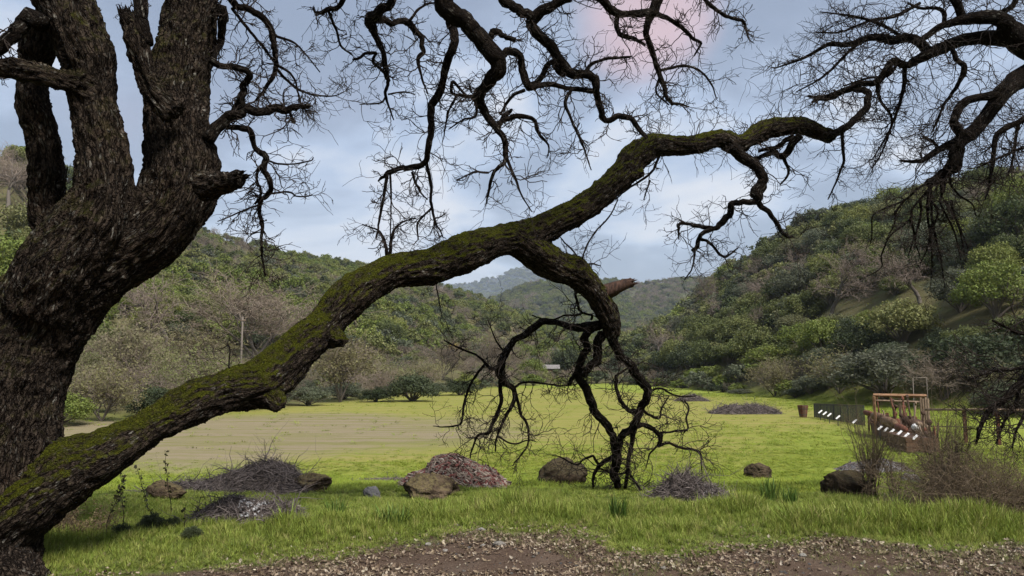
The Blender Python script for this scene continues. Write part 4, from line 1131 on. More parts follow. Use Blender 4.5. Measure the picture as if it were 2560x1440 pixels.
b2(9.3, 9.2, (2470, 42, 18), (2510, 28, 15), (2535, 8, 14), (2545, -40, 12))
b2(9.4, 9.3, (2408, 50, 22), (2396, 20, 22), (2380, -10, 20), (2350, -80, 14))
b2(9.5, 9.6, (2360, 62, 12), (2355, 25, 10), (2300, 20, 7), (2270, 8, 5))
b2(9.0, 9.2, (2700, 220, 30), (2600, 290, 18), (2556, 302, 15), (2505, 325, 15), (2486, 352, 13), (2482, 410, 10), (2472, 470, 6), (2462, 500, 3))
b2(9.0, 9.2, (2620, 360, 12), (2570, 365, 9), (2520, 385, 7), (2440, 420, 4))
b2(9.2, 9.4, (2545, 305, 8), (2535, 380, 6), (2520, 440, 4))
b2(9.8, 10.0, (2300, 8, 9), (2240, 40, 9), (2180, 50, 7), (2100, 80, 5), (2040, 80, 3))
b2(9.8, 10.0, (2260, 95, 9), (2200, 60, 8), (2130, 40, 6), (2050, 30, 3))
b2(9.9, 10.2, (2150, 105, 9), (2110, 140, 8), (2060, 190, 6), (1990, 230, 3))
b2(9.9, 10.0, (2245, 155, 9), (2220, 190, 8), (2170, 195, 6), (2110, 215, 4))
# low drooping boughs at the right edge
b2(8.8, 8.6, (3040, 800, 70), (2780, 860, 40), (2600, 930, 26), (2548, 962, 22), (2510, 1000, 17), (2470, 1030, 13), (2448, 1080, 9), (2440, 1110, 5))
b2(8.7, 8.6, (2700, 900, 20), (2600, 840, 14), (2540, 830, 9), (2480, 800, 5))
b2(8.7, 8.5, (2640, 915, 16), (2560, 920, 10), (2480, 928, 8), (2420, 950, 4))
b2(8.6, 8.5, (2548, 965, 12), (2540, 1010, 9), (2512, 1050, 7), (2490, 1110, 4))
b2(8.6, 8.5, (2620, 940, 14), (2570, 1020, 9), (2540, 1080, 6), (2530, 1120, 4))
TW2 = MB()
for k, (pts, a, b) in enumerate(B2):
    P, r = poly3(pts, a, b, .10, k + 200, 6)
    n = len(P); jit = np.stack([fbm(np.stack([np.arange(n) / 3.0, np.full(n, k * 1.7), np.full(n, c * 9.1)], 1), 2, 500 + c) for c in range(3)], 1)
    P = P + jit * (np.clip(r, .006, .03) * .3)[:, None] * np.clip(np.arange(n) / 4, 0, 1)[:, None]
    mb = MB(); mb.tube(P, r, 12 if r.max() > .05 else 6, True, lump=.14, seed=k + 60)
    mb.build('trunk' if k == 0 else 'branch', M['bark2'], oak2)
    fan = 11 <= k <= 23
    twigs_from(TW2, P, r, m_per_px(9.5), .8 if fan else 2.0, 80 if fan else 100, .0029, 42, (-.25, 0, -.12) if not fan else (0, 0, -.25))
tw = TW2.build('twigs', M['twig'], oak2); tw['kind'] = 'stuff'

# ------------------------------------------------------------------ boulders and stones
def mat_rock(name, c1, c2, lich, amount=.5):
    m, nt = material(name)
    co = nt.vmath('ADD', nt.n('ShaderNodeTexCoord').outputs['Object'], nt.n('ShaderNodeObjectInfo').outputs['Random'])
    geo = nt.n('ShaderNodeNewGeometry')
    n1 = nt.noise(co, 5, 8, .7); n2 = nt.noise(co, 22, 6, .7); n3 = nt.noise(co, 2.2, 4, .6)
    c = nt.mix(nt.sstep(n1, .3, .7), c1, c2)
    sp = nt.n('ShaderNodeSeparateXYZ'); nt.put(sp.inputs[0], geo.outputs['Normal'])
    l = nt.math('MULTIPLY', nt.sstep(nt.math('ADD', nt.math('MULTIPLY', sp.outputs[2], .5), n3), .55, .95), nt.sstep(n2, .35, .6))
    c = nt.mix(nt.math('MULTIPLY', l, amount), c, lich)
    finish(nt, c, .93, bump(nt, nt.math('ADD', n1, nt.math('MULTIPLY', n2, .5)), 1.0, .09), .1)
    return m
M['rock'] = mat_rock('brown_rock', (.028, .020, .015), (.150, .108, .075), (.20, .165, .075), .7)
M['rock_dark'] = mat_rock('dark_rock', (.028, .020, .014), (.095, .068, .045), (.12, .105, .05), .5)
M['rock_pale'] = mat_rock('pale_stone', (.20, .18, .16), (.38, .36, .33), (.30, .29, .25), .3)
M['rock_grey'] = mat_rock('grey_stone', (.10, .098, .105), (.22, .215, .225), (.24, .23, .21), .4)

def ico(sub):
    import bmesh
    b = bmesh.new(); bmesh.ops.create_icosphere(b, subdivisions=sub, radius=1.0)
    V = np.array([v.co[:] for v in b.verts]); T = np.array([[v.index for v in f.verts] for f in b.faces]); b.free()
    return V, T
ICO4 = ico(5); ICO3 = ico(3)

def boulder(name, px, py, wpx, hpx, seed, mat, label, cat='boulder', deep=.7, tilt=0.0, cuts=7, group=None, sub=ICO4):
    g = ground_px(px, py); k = m_per_px(g[1]); rg = np.random.default_rng(seed)
    V, T = sub; V = V.copy()
    for _ in range(cuts):       # broken faces
        n = norm(rg.normal(size=3) * np.array([1, 1, .8])); d = rg.uniform(.55, .86)
        s = V @ n; V = np.where((s > d)[:, None], V - n * (s - d)[:, None] * .92, V)
    V = V * (1 + .10 * fbm(V * 1.8 + seed, 3, seed) + .07 * fbm(V * 5 + seed, 4, seed + 3, .6))[:, None]
    V = V - (V.max(0) + V.min(0)) / 2; V = V / (V.max(0) - V.min(0))
    w_, h_ = wpx * k, hpx * k
    V = V * np.array([w_, w_ * deep, h_ * 1.35])
    if tilt: c, s_ = math.cos(tilt), math.sin(tilt); V[:, 0], V[:, 2] = V[:, 0] * c - V[:, 2] * s_, V[:, 0] * s_ + V[:, 2] * c
    V[:, 2] += h_ * 1.35 / 2 - h_ * .35; V[:, 1] += w_ * deep * .4
    me = mesh_np(name, V, None, T, True)
    return tag(link(name, me, M[mat], None, tuple(g)), label, cat, group)

boulder('boulder', 1072, 1252, 146, 62, 11, 'rock', 'large angular brown boulder with lichen before the reddish heap', deep=.75, tilt=-.08)
boulder('boulder', 772, 1230, 98, 42, 12, 'rock', 'low brown boulder at the right end of the big brush pile')
boulder('boulder', 404, 1246, 100, 40, 13, 'rock', 'flat reddish brown boulder at the left tip of the big brush pile', deep=.6)
boulder('boulder', 1409, 1218, 130, 64, 14, 'rock_dark', 'rounded dark brown boulder left of the branch that touches the grass', deep=.8, tilt=.12)
boulder('boulder', 1904, 1198, 72, 38, 15, 'rock_dark', 'small black boulder alone on open grass right of the middle')
boulder('boulder', 2136, 1246, 122, 62, 16, 'rock_dark', 'rounded dark brown boulder behind the upright bare stems', deep=.8)
boulder('rock', 927, 1246, 46, 26, 17, 'rock_grey', 'small pointed grey rock left of the large angular boulder', 'rock')
boulder('rock', 1246, 1276, 34, 14, 18, 'rock_pale', 'small whitish rock in the grass just above the dirt path', 'rock')
boulder('rock', 2286, 1212, 52, 26, 19, 'rock_grey', 'smooth bluish grey rock between the two upright bare shrubs', 'rock')
for i, (px, py, wp, hp, lab) in enumerate([
        (1248, 1368, 34, 12, 'pinkish flat stone half sunk in the middle of the path'), (1204, 1328, 22, 8, 'small pale stone where the path meets the grass'),
        (1206, 1368, 16, 6, 'tiny pale stone left of the pinkish flat stone'), (1112, 1382, 14, 6, 'tiny orange brown stone in the leaves left of the path middle'),
        (1070, 1365, 16, 7, 'tiny beige stone among leaves at the left edge of the path'), (1485, 1415, 18, 5, 'small dark flat stone low on the path'),
        (2010, 1395, 20, 8, 'small buff stone on the right part of the path'), (1660, 1425, 16, 6, 'small grey stone at the bottom edge of the path')]):
    boulder('path_stone', px, py, wp, hp, 30 + i, 'rock_pale' if i != 5 else 'rock_dark', lab, 'stone', group='stones lying on the path', sub=ICO3)

# ------------------------------------------------------------------ brush piles and heaps
M['stick'] = mat_leaf('grey_dead_sticks', [(0, (.125, .102, .098)), (1, (.145, .12, .112))], 0.02, 1.6)
M['heap_core'] = mat_simple('dark_brush_core', (.045, .036, .032), (.095, .078, .068), 20, .95, .8, .03)
M['chip'] = mat_simple('x', (.1, .1, .1), (.1, .1, .1))
def mat_chip():
    m, nt = material('reddish_and_grey_rubble'); t = nt.n('ShaderNodeAttribute', attribute_name='tint').outputs['Fac']
    c = nt.ramp(t, [(0, (.085, .030, .028)), (.22, (.20, .075, .065)), (.42, (.13, .10, .085)), (.7, (.25, .20, .16)), (1, (.36, .31, .27))])
    finish(nt, c, .9, None, .15); return m
M['chip'] = mat_chip()
M['ash'] = mat_simple('white_ash', (.22, .22, .22), (.40, .40, .41), 30, .95, .5, .02)
M['gravel'] = mat_rock('bluish_gravel', (.10, .098, .105), (.20, .195, .205), (.24, .23, .22), .4)

FOOT = []
def heap(name, prof, base_py, label, cat, sticks, slen, srad, mat, deep=.6, core='heap_core', chunk=False, ash=None, spiky=.25, group=None):
    """mound with an outline prof = [(px, top row)], front foot on the ground at base_py"""
    cx = (prof[0][0] + prof[-1][0]) / 2; g = ground_px(cx, base_py); D = g[1]; k = m_per_px(D)
    W = (prof[-1][0] - prof[0][0]) * k; dep = W * deep; Dc = D + dep * .45
    e = empty(name, (g[0], Dc, float(height(np.array([g[0]]), np.array([Dc]))[0])), label, cat, group)
    xs = np.array([(p[0] - cx) * m_per_px(Dc) for p in prof]) + (cx - 1280) * m_per_px(Dc)
    zt = np.array([at_depth(p[0], p[1], Dc)[2] for p in prof])
    FOOT.append((g[0], Dc, W * .47, dep * .5))
    def surf(x, v):     # v in -1..1 across the heap
        y = Dc + v * dep / 2; gz = height(x, y); t = np.interp(x, xs, zt)
        return np.stack([x, y, gz - .03 + np.maximum(t - gz, 0.0) * np.clip(1 - np.abs(v) ** 1.8, 0, 1)], -1)
    nx, ny = 60, 24
    X, Vv = np.meshgrid(np.linspace(xs[0], xs[-1], nx), np.linspace(-1, 1, ny))
    P = surf(X.ravel(), Vv.ravel()); P[:, 2] += (.05 * fbm(P * 6, 3, 3) - .03) * np.clip(1 - Vv.ravel() ** 2, 0, 1)
    i = np.arange(ny - 1)[:, None] * nx; j = np.arange(nx - 1)[None]
    mb = MB(); mb.add(P, np.stack([i + j, i + j + 1, i + nx + j + 1, i + nx + j], -1).reshape(-1, 4)); mb.build('mound', M[core], e)
    n = sticks; x = RNG.uniform(xs[0], xs[-1], n); v = RNG.uniform(-1, .5, n)
    hgt = np.interp(x, xs, zt) - height(x, Dc + 0 * x); keep = RNG.random(n) < np.clip(hgt / hgt.max() * 1.6 + .25, 0, 1); x, v = x[keep], v[keep]; n = len(x)
    p = surf(x, v); q = surf(x + .02, v); r_ = surf(x, v + .02 / dep * 2)
    tx = norm(q - p); tv = norm(r_ - p); nn = norm(np.cross(tx, tv)); a = RNG.normal(size=n) * .7
    d = norm(tx * np.cos(a)[:, None] * RNG.choice([-1, 1], n)[:, None] + tv * np.sin(a)[:, None] + nn * RNG.normal(size=n)[:, None] * spiky + np.array([0, 0, .1]))
    tint = np.clip(.45 + .28 * RNG.normal(size=n), 0, 1)
    L = slen * RNG.uniform(.4, 1.4, n)
    mb = MB()
    if chunk:
        u = norm(np.cross(d, RNG.normal(size=(n, 3)))); w2 = np.cross(d, u); th = srad * RNG.uniform(.5, 1.5, n)
        PP = np.stack([p - d * L[:, None] / 2, p + d * L[:, None] / 2], 1); PP[:, :, 2] += .02
        PP = np.stack([PP[:, 0], PP.mean(1) + RNG.normal(size=(n, 3)) * .008, PP[:, 1]], 1)
        mb.tubes(PP, th[:, None] * np.array([[.8, 1, .7]]), 4, tint=np.repeat(tint, 1))
    else:
        PP, RR = grow(p - d * L[:, None] / 2, d, L, srad * RNG.uniform(.5, 1.5, n), 5, .16, -.02, .45)
        mb.tubes(PP, RR, 3, tint=tint)
    o = mb.build('sticks' if not chunk else 'rubble', M[mat], e); o['kind'] = 'stuff'
    if not chunk:
        nb = max(14, int(sticks / 55)); j = RNG.integers(0, n, nb); db = norm(d[j] + nn[j] * RNG.uniform(.0, .9, nb)[:, None] + RNG.normal(size=(nb, 3)) * .25)
        Lb = slen * RNG.uniform(.9, 2.2, nb); PB, RB = grow(p[j] - db * (Lb * .4)[:, None], db, Lb, srad * RNG.uniform(1.4, 3.2, nb), 6, .2, -.03, .3)
        mb = MB(); mb.tubes(PB, RB, 5, tint=np.clip(.35 + .3 * RNG.normal(size=nb), 0, 1)); s_, dd_, LL_, rr_ = side_shoots(PB, RB, 4, .7, .5, .6, .3, srad * .5); P2_, R2_ = grow(s_, dd_, LL_, rr_, 4, .25); mb.tubes(P2_, R2_, 3, tint=np.full(len(P2_), .5))
        o = mb.build('branches', M[mat], e); o['kind'] = 'stuff'
    if ash:
        ax0, ax1, ay0, ay1 = ash
        n = 90; gx = RNG.uniform(ax0, ax1, n); gy = RNG.uniform(ay0, ay1, n); mb = MB(); Vi, Ti = ICO3; Vi = Vi[:]
        oV, oT = ico(1)
        for a_, b_ in zip(gx, gy):
            xx = (a_ - 1280) * m_per_px(Dc); vv = -.85 + 1.1 * (ay1 - b_) / max(ay1 - ay0, 1) * .8
            pp = surf(np.array([xx]), np.array([vv]))[0]; r0 = RNG.uniform(.006, .018)
            mb.add(oV * r0 * RNG.uniform(.6, 1.3, 3) + pp + np.array([0, -.01, .03]), None, oT)
        o = mb.build('ash_lumps', M['ash'], e); o['kind'] = 'stuff'; o['label'] = 'white ash and charred lumps on the heap'
    return e

heap('brush_pile', [(385, 1232), (450, 1205), (520, 1202), (560, 1194), (610, 1174), (650, 1158), (690, 1150), (725, 1160), (755, 1182), (790, 1200), (812, 1222)], 1232, 'long grey brush pile, the biggest of the heaps, tapering to the left', 'brush pile', 4200, .30, .0045, 'stick', .42)
heap('brush_pile', [(492, 1300), (530, 1272), (570, 1250), (602, 1238), (640, 1250), (690, 1256), (740, 1262), (775, 1292)], 1312, 'low grey brush heap with white ash, nearest in front of the biggest pile', 'brush pile', 2600, .22, .004, 'stick', .5, ash=(625, 690, 1250, 1275))
heap('rubble_heap', [(990, 1222), (1030, 1185), (1070, 1172), (1092, 1142), (1108, 1138), (1140, 1136), (1170, 1148), (1200, 1162), (1235, 1176), (1268, 1205)], 1226, 'heap of reddish and pale broken wood rising behind the large boulder', 'rubble heap', 1900, .13, .017, 'chip', .6, chunk=True)
heap('brush_pile', [(1620, 1245), (1650, 1222), (1672, 1198), (1690, 1190), (1720, 1196), (1750, 1212), (1780, 1228), (1815, 1250)], 1254, 'brush pile of thin grey sticks with white ash beside the fallen branch tips', 'brush pile', 2400, .34, .0045, 'stick', .6, ash=(1725, 1775, 1226, 1246), spiky=.4)
heap('gravel_mound', [(2070, 1176), (2110, 1156), (2150, 1148), (2190, 1144), (2230, 1156), (2262, 1176)], 1184, 'low bluish grey gravel mound behind the upright bare stems', 'mound', 900, .10, .012, 'stick', .5, core='gravel')
heap('brush_pile', [(1682, 1002), (1705, 990), (1730, 985), (1765, 1000)], 1004, 'small far brush pile on the grass near the foot of the right hill', 'brush pile', 700, .5, .016, 'stick', .4)
heap('brush_pile', [(1770, 1030), (1800, 1019), (1830, 1012), (1850, 1016), (1880, 1011), (1935, 1026)], 1036, 'wide low far brush pile, nearer of the two below the right hill', 'brush pile', 2600, .6, .014, 'stick', .4)
heap('earth_patch', [(880, 1200), (940, 1194), (1000, 1192), (1040, 1202)], 1206, 'low spread of grey trampled straw left of the reddish heap', 'straw', 500, .16, .005, 'stick', .5)

# ------------------------------------------------------------------ the rusty display by the fence
M['rust'] = mat_simple('rusty_iron', (.060, .020, .013), (.16, .060, .034), 14, .85, .5, .01)
M['rust_dark'] = mat_simple('dark_rusty_iron', (.030, .018, .014), (.085, .045, .030), 14, .8, .4, .01)
M['timber'] = mat_simple('weathered_pale_timber', (.13, .088, .058), (.26, .19, .135), 6, .85, .4, .008, (1, 1, .15))
M['timber_orange'] = mat_simple('orange_timber_beam', (.13, .066, .034), (.26, .15, .085), 6, .85, .4, .008, (.15, 1, 1))
M['plank'] = mat_simple('dark_brown_planks', (.085, .046, .028), (.15, .090, .058), 5, .8, .4, .008, (.2, 1, 1))
M['wire'] = mat_simple('dark_steel_wire', (.018, .020, .020), (.035, .037, .036), 10, .6, .1, .002)
M['white'] = mat_simple('white_painted_plate', (.60, .60, .59), (.74, .74, .73), 4, .5, .05, .001)
M['leather'] = mat_simple('tan_rusted_tank', (.085, .048, .026), (.19, .115, .066), 9, .75, .3, .006)

LA = ground_px(2040, 1046); LB = ground_px(2292, 1136)
def on_line(s, off=0.0):
    d = (LB - LA)[:2]; p = LA[:2] + d * s; nrm_ = np.array([d[1], -d[0]]); nrm_ = nrm_ / np.linalg.norm(nrm_)
    if nrm_[0] < 0: nrm_ = -nrm_
    p = p + nrm_ * off
    return np.array([p[0], p[1], float(height(p[:1], p[1:2])[0])])
def s_of_px(px):
    ss = np.linspace(-.3, 1.3, 1601); P = LA[:2][None] + (LB - LA)[:2][None] * ss[:, None]
    return ss[np.argmin(np.abs(1280 + F_PX * P[:, 0] / P[:, 1] - px))]
LROT = math.atan2((LB - LA)[1], (LB - LA)[0])

plates = [(2042, 1030), (2053, 1034), (2064, 1038), (2085, 1044), (2126, 1054), (2187, 1071), (2202, 1075), (2217, 1079), (2235, 1083), (2252, 1089), (2273, 1094)]
ordw = ['farthest', 'second farthest', 'third farthest', 'fourth farthest', 'lone', 'first', 'second', 'third', 'fourth', 'fifth', 'nearest']
for i, (px, py) in enumerate(plates):
    p = on_line(s_of_px(px), -.02); zt = at_depth(px, py, p[1])[2]; h = max(zt - p[2], .2)
    lab = ('%s white slanted label plate on a stake before the dark mesh fence' if i < 5 else '%s white slanted label plate along the rusty machinery, counting from far to near') % ordw[i]
    e = empty('label_stake', tuple(p), lab, 'label stake', 'white label stakes along the display')
    mb = MB(); mb.box(p + np.array([0, 0, h / 2 - .05]), (.03, .03, h + .1)); mb.build('post', M['wire'], e, False)
    mb = MB(); mb.box(p + np.array([0, -.02, h + .02]), (.26 if i > 4 else .30, .09, .02), .2, .5, -.62); mb.build('plate', M['white'], e, False)

# dark mesh fence
fA, fB = at_depth(2036, 1042, 48.8), at_depth(2162, 1060, 41.5)
for q_ in (fA, fB): q_[2] = float(height(q_[:1], q_[1:2])[0])
fe = empty('mesh_fence', tuple((fA + fB) / 2), 'dark see-through wire mesh fence behind the far label plates', 'fence')
for j in range(8):
    p = fA * (1 - j / 7) + fB * j / 7; mb = MB(); mb.tube([p - np.array([0, 0, .1]), p + np.array([0, 0, .90 + .25 * j / 7])], [.022, .022], 6); mb.build('post', M['wire'], fe)
mb = MB(); pa, pb = fA, fB; n = 170; hA, hB = .86, 1.10
t = np.linspace(0, 1, n)[:, None]; bot = pa * (1 - t) + pb * t; top = bot + np.array([0, 0, 1.0]) * (hA + (hB - hA) * t)
mb.tubes(np.stack([bot + [0, 0, .02], (bot + top) / 2, top], 1), np.full((n, 3), .009), 3)
for zz in np.linspace(.06, 1.0, 14): mb.tube([pa + [0, 0, zz * hA], pb + [0, 0, zz * hB]], [.009, .009], 4)
mb.build('mesh', M['wire'], fe)['kind'] = 'stuff'
mb = MB(); mb.tube([pa + [0, 0, hA + .03], pb + [0, 0, hB + .03]], [.02, .02], 6); mb.build('rail', M['trunk_far'], fe)

# tank sections and machine parts
def gear(mb, c, r, axis, th=.05, n=18):
    ax = norm(np.array([axis]))[0]; T = np.array([c - ax * th / 2, c + ax * th / 2])
    mb.tube([T[0], T[1]], [r, r], n)
mc_ = on_line(.74, .75); mach = empty('rusty_machine', tuple(mc_), 'rusty old machine with tan tank sections and upright iron parts under the timber frame', 'machine')
ld = norm((LB - LA)[None])[0]
for j, (sa, sb, r, z, m) in enumerate([(.50, .58, .13, .95, 'rust'), (.585, .66, .20, .86, 'leather'), (.665, .77, .22, .74, 'leather'), (.775, .84, .17, .62, 'rust')]):
    a, b = on_line(sa, .55), on_line(sb, .55); a = a + [0, 0, z + .05]; b = b + [0, 0, z]
    t = np.linspace(0, 1, 7)[:, None]; mb = MB(); mb.tube(a * (1 - t) + b * t, np.array([.6, .95, 1, 1.04, 1, .95, .6]) * r, 16); mb.build('tank', M[m], mach)
    mb = MB(); mb.tube([on_line((sa + sb) / 2, .55), (a + b) / 2], [.05, .05], 6); mb.build('leg', M['rust_dark'], mach)
rg = np.random.default_rng(12)
for j in range(70):
    s_ = rg.uniform(.50, .92); p = on_line(s_, rg.uniform(.7, 1.5)); h = rg.uniform(.8, 1.95) * (1 if .58 < s_ < .80 else .55); lean = rg.normal(size=2) * .16
    mb = MB(); mb.tube([p, p + [lean[0] * .5, lean[1] * .5, h * .55], p + [lean[0], lean[1], h]], [.035, .04, .03], 6)
    if j % 2 == 0: gear(mb, p + np.array([lean[0], lean[1], h]), rg.uniform(.07, .13), (rg.normal(), -1, .2))
    mb.build('upright', M[('rust', 'rust_dark', 'timber', 'rust', 'rust_dark')[j % 5]], mach)
for j in range(5):
    p = on_line(.62 + .06 * j, .9) + [0, 0, rg.uniform(.5, 1.2)]; mb = MB(); gear(mb, p, rg.uniform(.22, .36), (rg.normal() * .6, -1, .1), .07); mb.build('wheel', M['rust_dark'], mach)
mb = MB(); mb.box(on_line(.72, .9) + [0, 0, .35], (4.6, 1.0, .5), LROT); mb.build('base', M['rust_dark'], mach, False)
mb = MB(); p = on_line(.9, .6) + np.array([0, 0, .85]); oV, oT = ICO3; mb.add(oV * np.array([.17, .17, .15]) + p, None, oT); mb.build('valve_cap', M['white'], mach)

# timber frame over the machine
fa = at_depth(2183, 988, 35.0); fb = at_depth(2316, 990, 34.4)
fr = empty('timber_frame', (float((fa + fb)[0] / 2), 34.7, float(height(np.array([(fa + fb)[0] / 2]), np.array([34.7]))[0])), 'orange brown timber frame with a long top beam standing over the rusty machine', 'frame')
def beam(mb, a, b, t): mb.tube([a, b], [t, t], 4)
mb = MB(); beam(mb, fa, fb, .085); mb.build('top_beam', M['timber_orange'], fr, False)
mb = MB(); beam(mb, fa + [.1, .02, -.24], fb + [-.2, .02, -.28], .05); mb.build('rail', M['timber'], fr, False)
for px_, m in ((2186, 'timber_orange'), (2250, 'timber')):
    a = at_depth(px_, 990, 34.7); gz = float(height(a[:1], a[1:2])[0]); mb = MB(); beam(mb, np.array([a[0], a[1], gz - .1]), a + [0, .06, -.02], .07); mb.build('post', M[m], fr, False)
for j in range(4):
    a = at_depth(2297 + j * 6, 992 + (j % 2) * 3, 34.3 - .04 * j); gz = float(height(a[:1], a[1:2])[0]); mb = MB(); mb.box((a[0], a[1] - .15, (a[2] + gz) / 2 - .02), (.085, .05, a[2] - gz)); mb.build('board', M['timber'], fr, False)

# planked box at the near end
pb_ = on_line(.985, .42); bxo = empty('plank_box', tuple(pb_), 'dark brown plank box at the near end of the rusty display', 'box')
W_, H_, L_ = 1.12, .56, 2.6
for side, (ox, oy, ln, rz) in enumerate(((0, -L_ / 2, W_, 0), (0, L_ / 2, W_, 0), (-W_ / 2, 0, L_, math.pi / 2), (W_ / 2, 0, L_, math.pi / 2))):
    for j in range(3):
        a = LROT + math.pi / 2; c, s_ = math.cos(a), math.sin(a)
        cx, cy = ox * c - oy * s_, ox * s_ + oy * c
        mb = MB(); mb.box(pb_ + np.array([cx, cy + L_ / 2 * .8, .12 + j * .185]), (ln - .02, .05, .172), a + rz); mb.build('plank', M['plank'], bxo, False)
mb = MB(); mb.box(pb_ + np.array([0, L_ / 2 * .8, .32]), (W_ - .1, L_ - .1, .42), LROT + math.pi / 2); mb.build('filling', M['rust_dark'], bxo, False)
for sx in (-1, 1):
    mb = MB(); mb.box(pb_ + np.array([sx * .4, -.2, .01]), (.22, .18, .12)); mb.build('foot', M['wire'], bxo, False)

# rail fence to the right of the display
ra, rb_ = at_depth(2312, 1024, 33.0), at_depth(2620, 1026, 30.0)
rf = empty('rail_fence', (float(ra[0] + rb_[0]) / 2, 31.5, float(height(np.array([(ra[0] + rb_[0]) / 2]), np.array([31.5]))[0])), 'pale wooden rail fence running right from the timber frame', 'fence')
mb = MB(); mb.tube([ra, (ra + rb_) / 2 + [0, 0, .02], rb_], [.055, .05, .05], 6); mb.build('rail', M['timber'], rf)
mb = MB(); mb.tube([ra - [0, 0, .72], rb_ - [0, 0, .72]], [.018, .018], 5); mb.build('wire', M['trunk_far'], rf)
for t in (.35, .62, .9):
    a = ra * (1 - t) + rb_ * t; gz = float(height(a[:1], a[1:2])[0]); mb = MB(); mb.box((a[0], a[1] + .09, (a[2] + gz) / 2), (.12, .1, a[2] - gz + .1)); mb.build('post', M['rust'] if t < .7 else M['timber'], rf, False)
# thin goal-like pipe frames behind the machine
ga = [at_depth(2282, 985, 36), at_depth(2282, 945, 36), at_depth(2316, 944, 36), at_depth(2316, 985, 36)]
gg = empty('pipe_frame', (float(ga[0][0]), 36.0, float(height(ga[0][:1], np.array([36.0]))[0])), 'thin grey pipe frame rising behind the timber frame', 'frame')
for a, b in ((np.array([ga[0][0], 36, gg.location.z]), ga[1]), (ga[1], ga[2]), (ga[2], np.array([ga[2][0], 36, gg.location.z]))):
    mb = MB(); mb.tube([a, b], [.022, .022], 6); mb.build('pipe', M['trunk_far'], gg)

# barrel planter
p = ground_px(2008, 1044); k = m_per_px(p[1]); br_ = empty('barrel_planter', tuple(p), 'brown wooden barrel planter at the far end of the mesh fence', 'planter')
hb = 30 * k; rb0, rb1 = 8.2 * k, 12.6 * k
for j in range(14):
    a = j / 14 * 2 * math.pi; d = np.array([math.cos(a), math.sin(a), 0]); t_ = np.array([-math.sin(a), math.cos(a), 0]); mb = MB()
    w0, w1 = rb0 * .21, rb1 * .21
    V = [p + d * rb0 - t_ * w0, p + d * rb0 + t_ * w0, p + d * rb1 + t_ * w1 + [0, 0, hb], p + d * rb1 - t_ * w1 + [0, 0, hb]]; V += [v - d * .03 for v in V]
    mb.add(np.array(V), [(0, 1, 2, 3), (7, 6, 5, 4), (0, 4, 5, 1), (1, 5, 6, 2), (2, 6, 7, 3), (3, 7, 4, 0)]); mb.build('stave', M['plank'] if j % 3 else M['rust'], br_, False)
for z in (.25, .72):
    th = np.linspace(0, 2 * math.pi, 22); rr = (rb0 + (rb1 - rb0) * z) * 1.02; mb = MB(); mb.tube(np.stack([p[0] + np.cos(th) * rr, p[1] + np.sin(th) * rr, p[2] + z * hb + 0 * th], 1), np.full(22, .018), 5, False); mb.build('hoop', M['wire'], br_)
mb = MB(); mb.tube([p + [0, 0, hb * .85], p + [0, 0, hb * .9]], [rb1 * .9, rb1 * .9], 14); mb.build('soil', M['heap_core'], br_)

# pale pole on the left slope and roof at the valley end
p = at_depth(607, 792, 66.0); pole_top = p[2]; p[2] = float(height(p[:1], p[1:2])[0]); k = (pole_top - p[2]) / 90; po = empty('utility_pole', tuple(p), 'pale wooden utility pole standing among trees on the left slope', 'pole')
mb = MB(); mb.tube([p, p + [0, 0, 45 * k], p + [0, 0, 90 * k]], [.10, .09, .07], 10); mb.build('pole', M['trunk_far'], po)
mb = MB(); mb.tube([p + [-.35, -.1, 86 * k], p + [.35, -.1, 86 * k]], [.03, .03], 6); mb.build('crossarm', M['timber'], po)
p = ground_px(1372, 948); k = m_per_px(p[1]); M['roof'] = mat_simple('pale_roof', (.13, .12, .115), (.20, .185, .18), 3, .8, .2, .01); sh = empty('shed', tuple(p), 'small pale roofed shed half hidden at the far end of the field', 'shed')
w_, h_ = 50 * k, 26 * k
mb = MB(); mb.box(p + [0, w_ * .3, h_ / 2 - .1], (w_, w_ * .6, h_)); mb.build('wall', M['plank'], sh, False)
mb = MB(); mb.add(np.array([p + [sx * w_ * .56, sy * w_ * .38 + w_ * .3, h_ + (0 if sy else h_ * .38)] for sy in (-1, 0, 1) for sx in (-1, 1)]), [(0, 1, 3, 2), (2, 3, 5, 4)]); mb.build('roof', M['roof'], sh, False)
mb = MB(); mb.box(p + [0, -.03, h_ * .4], (w_ * .2, .06, h_ * .8)); mb.build('door', M['timber'], sh, False)

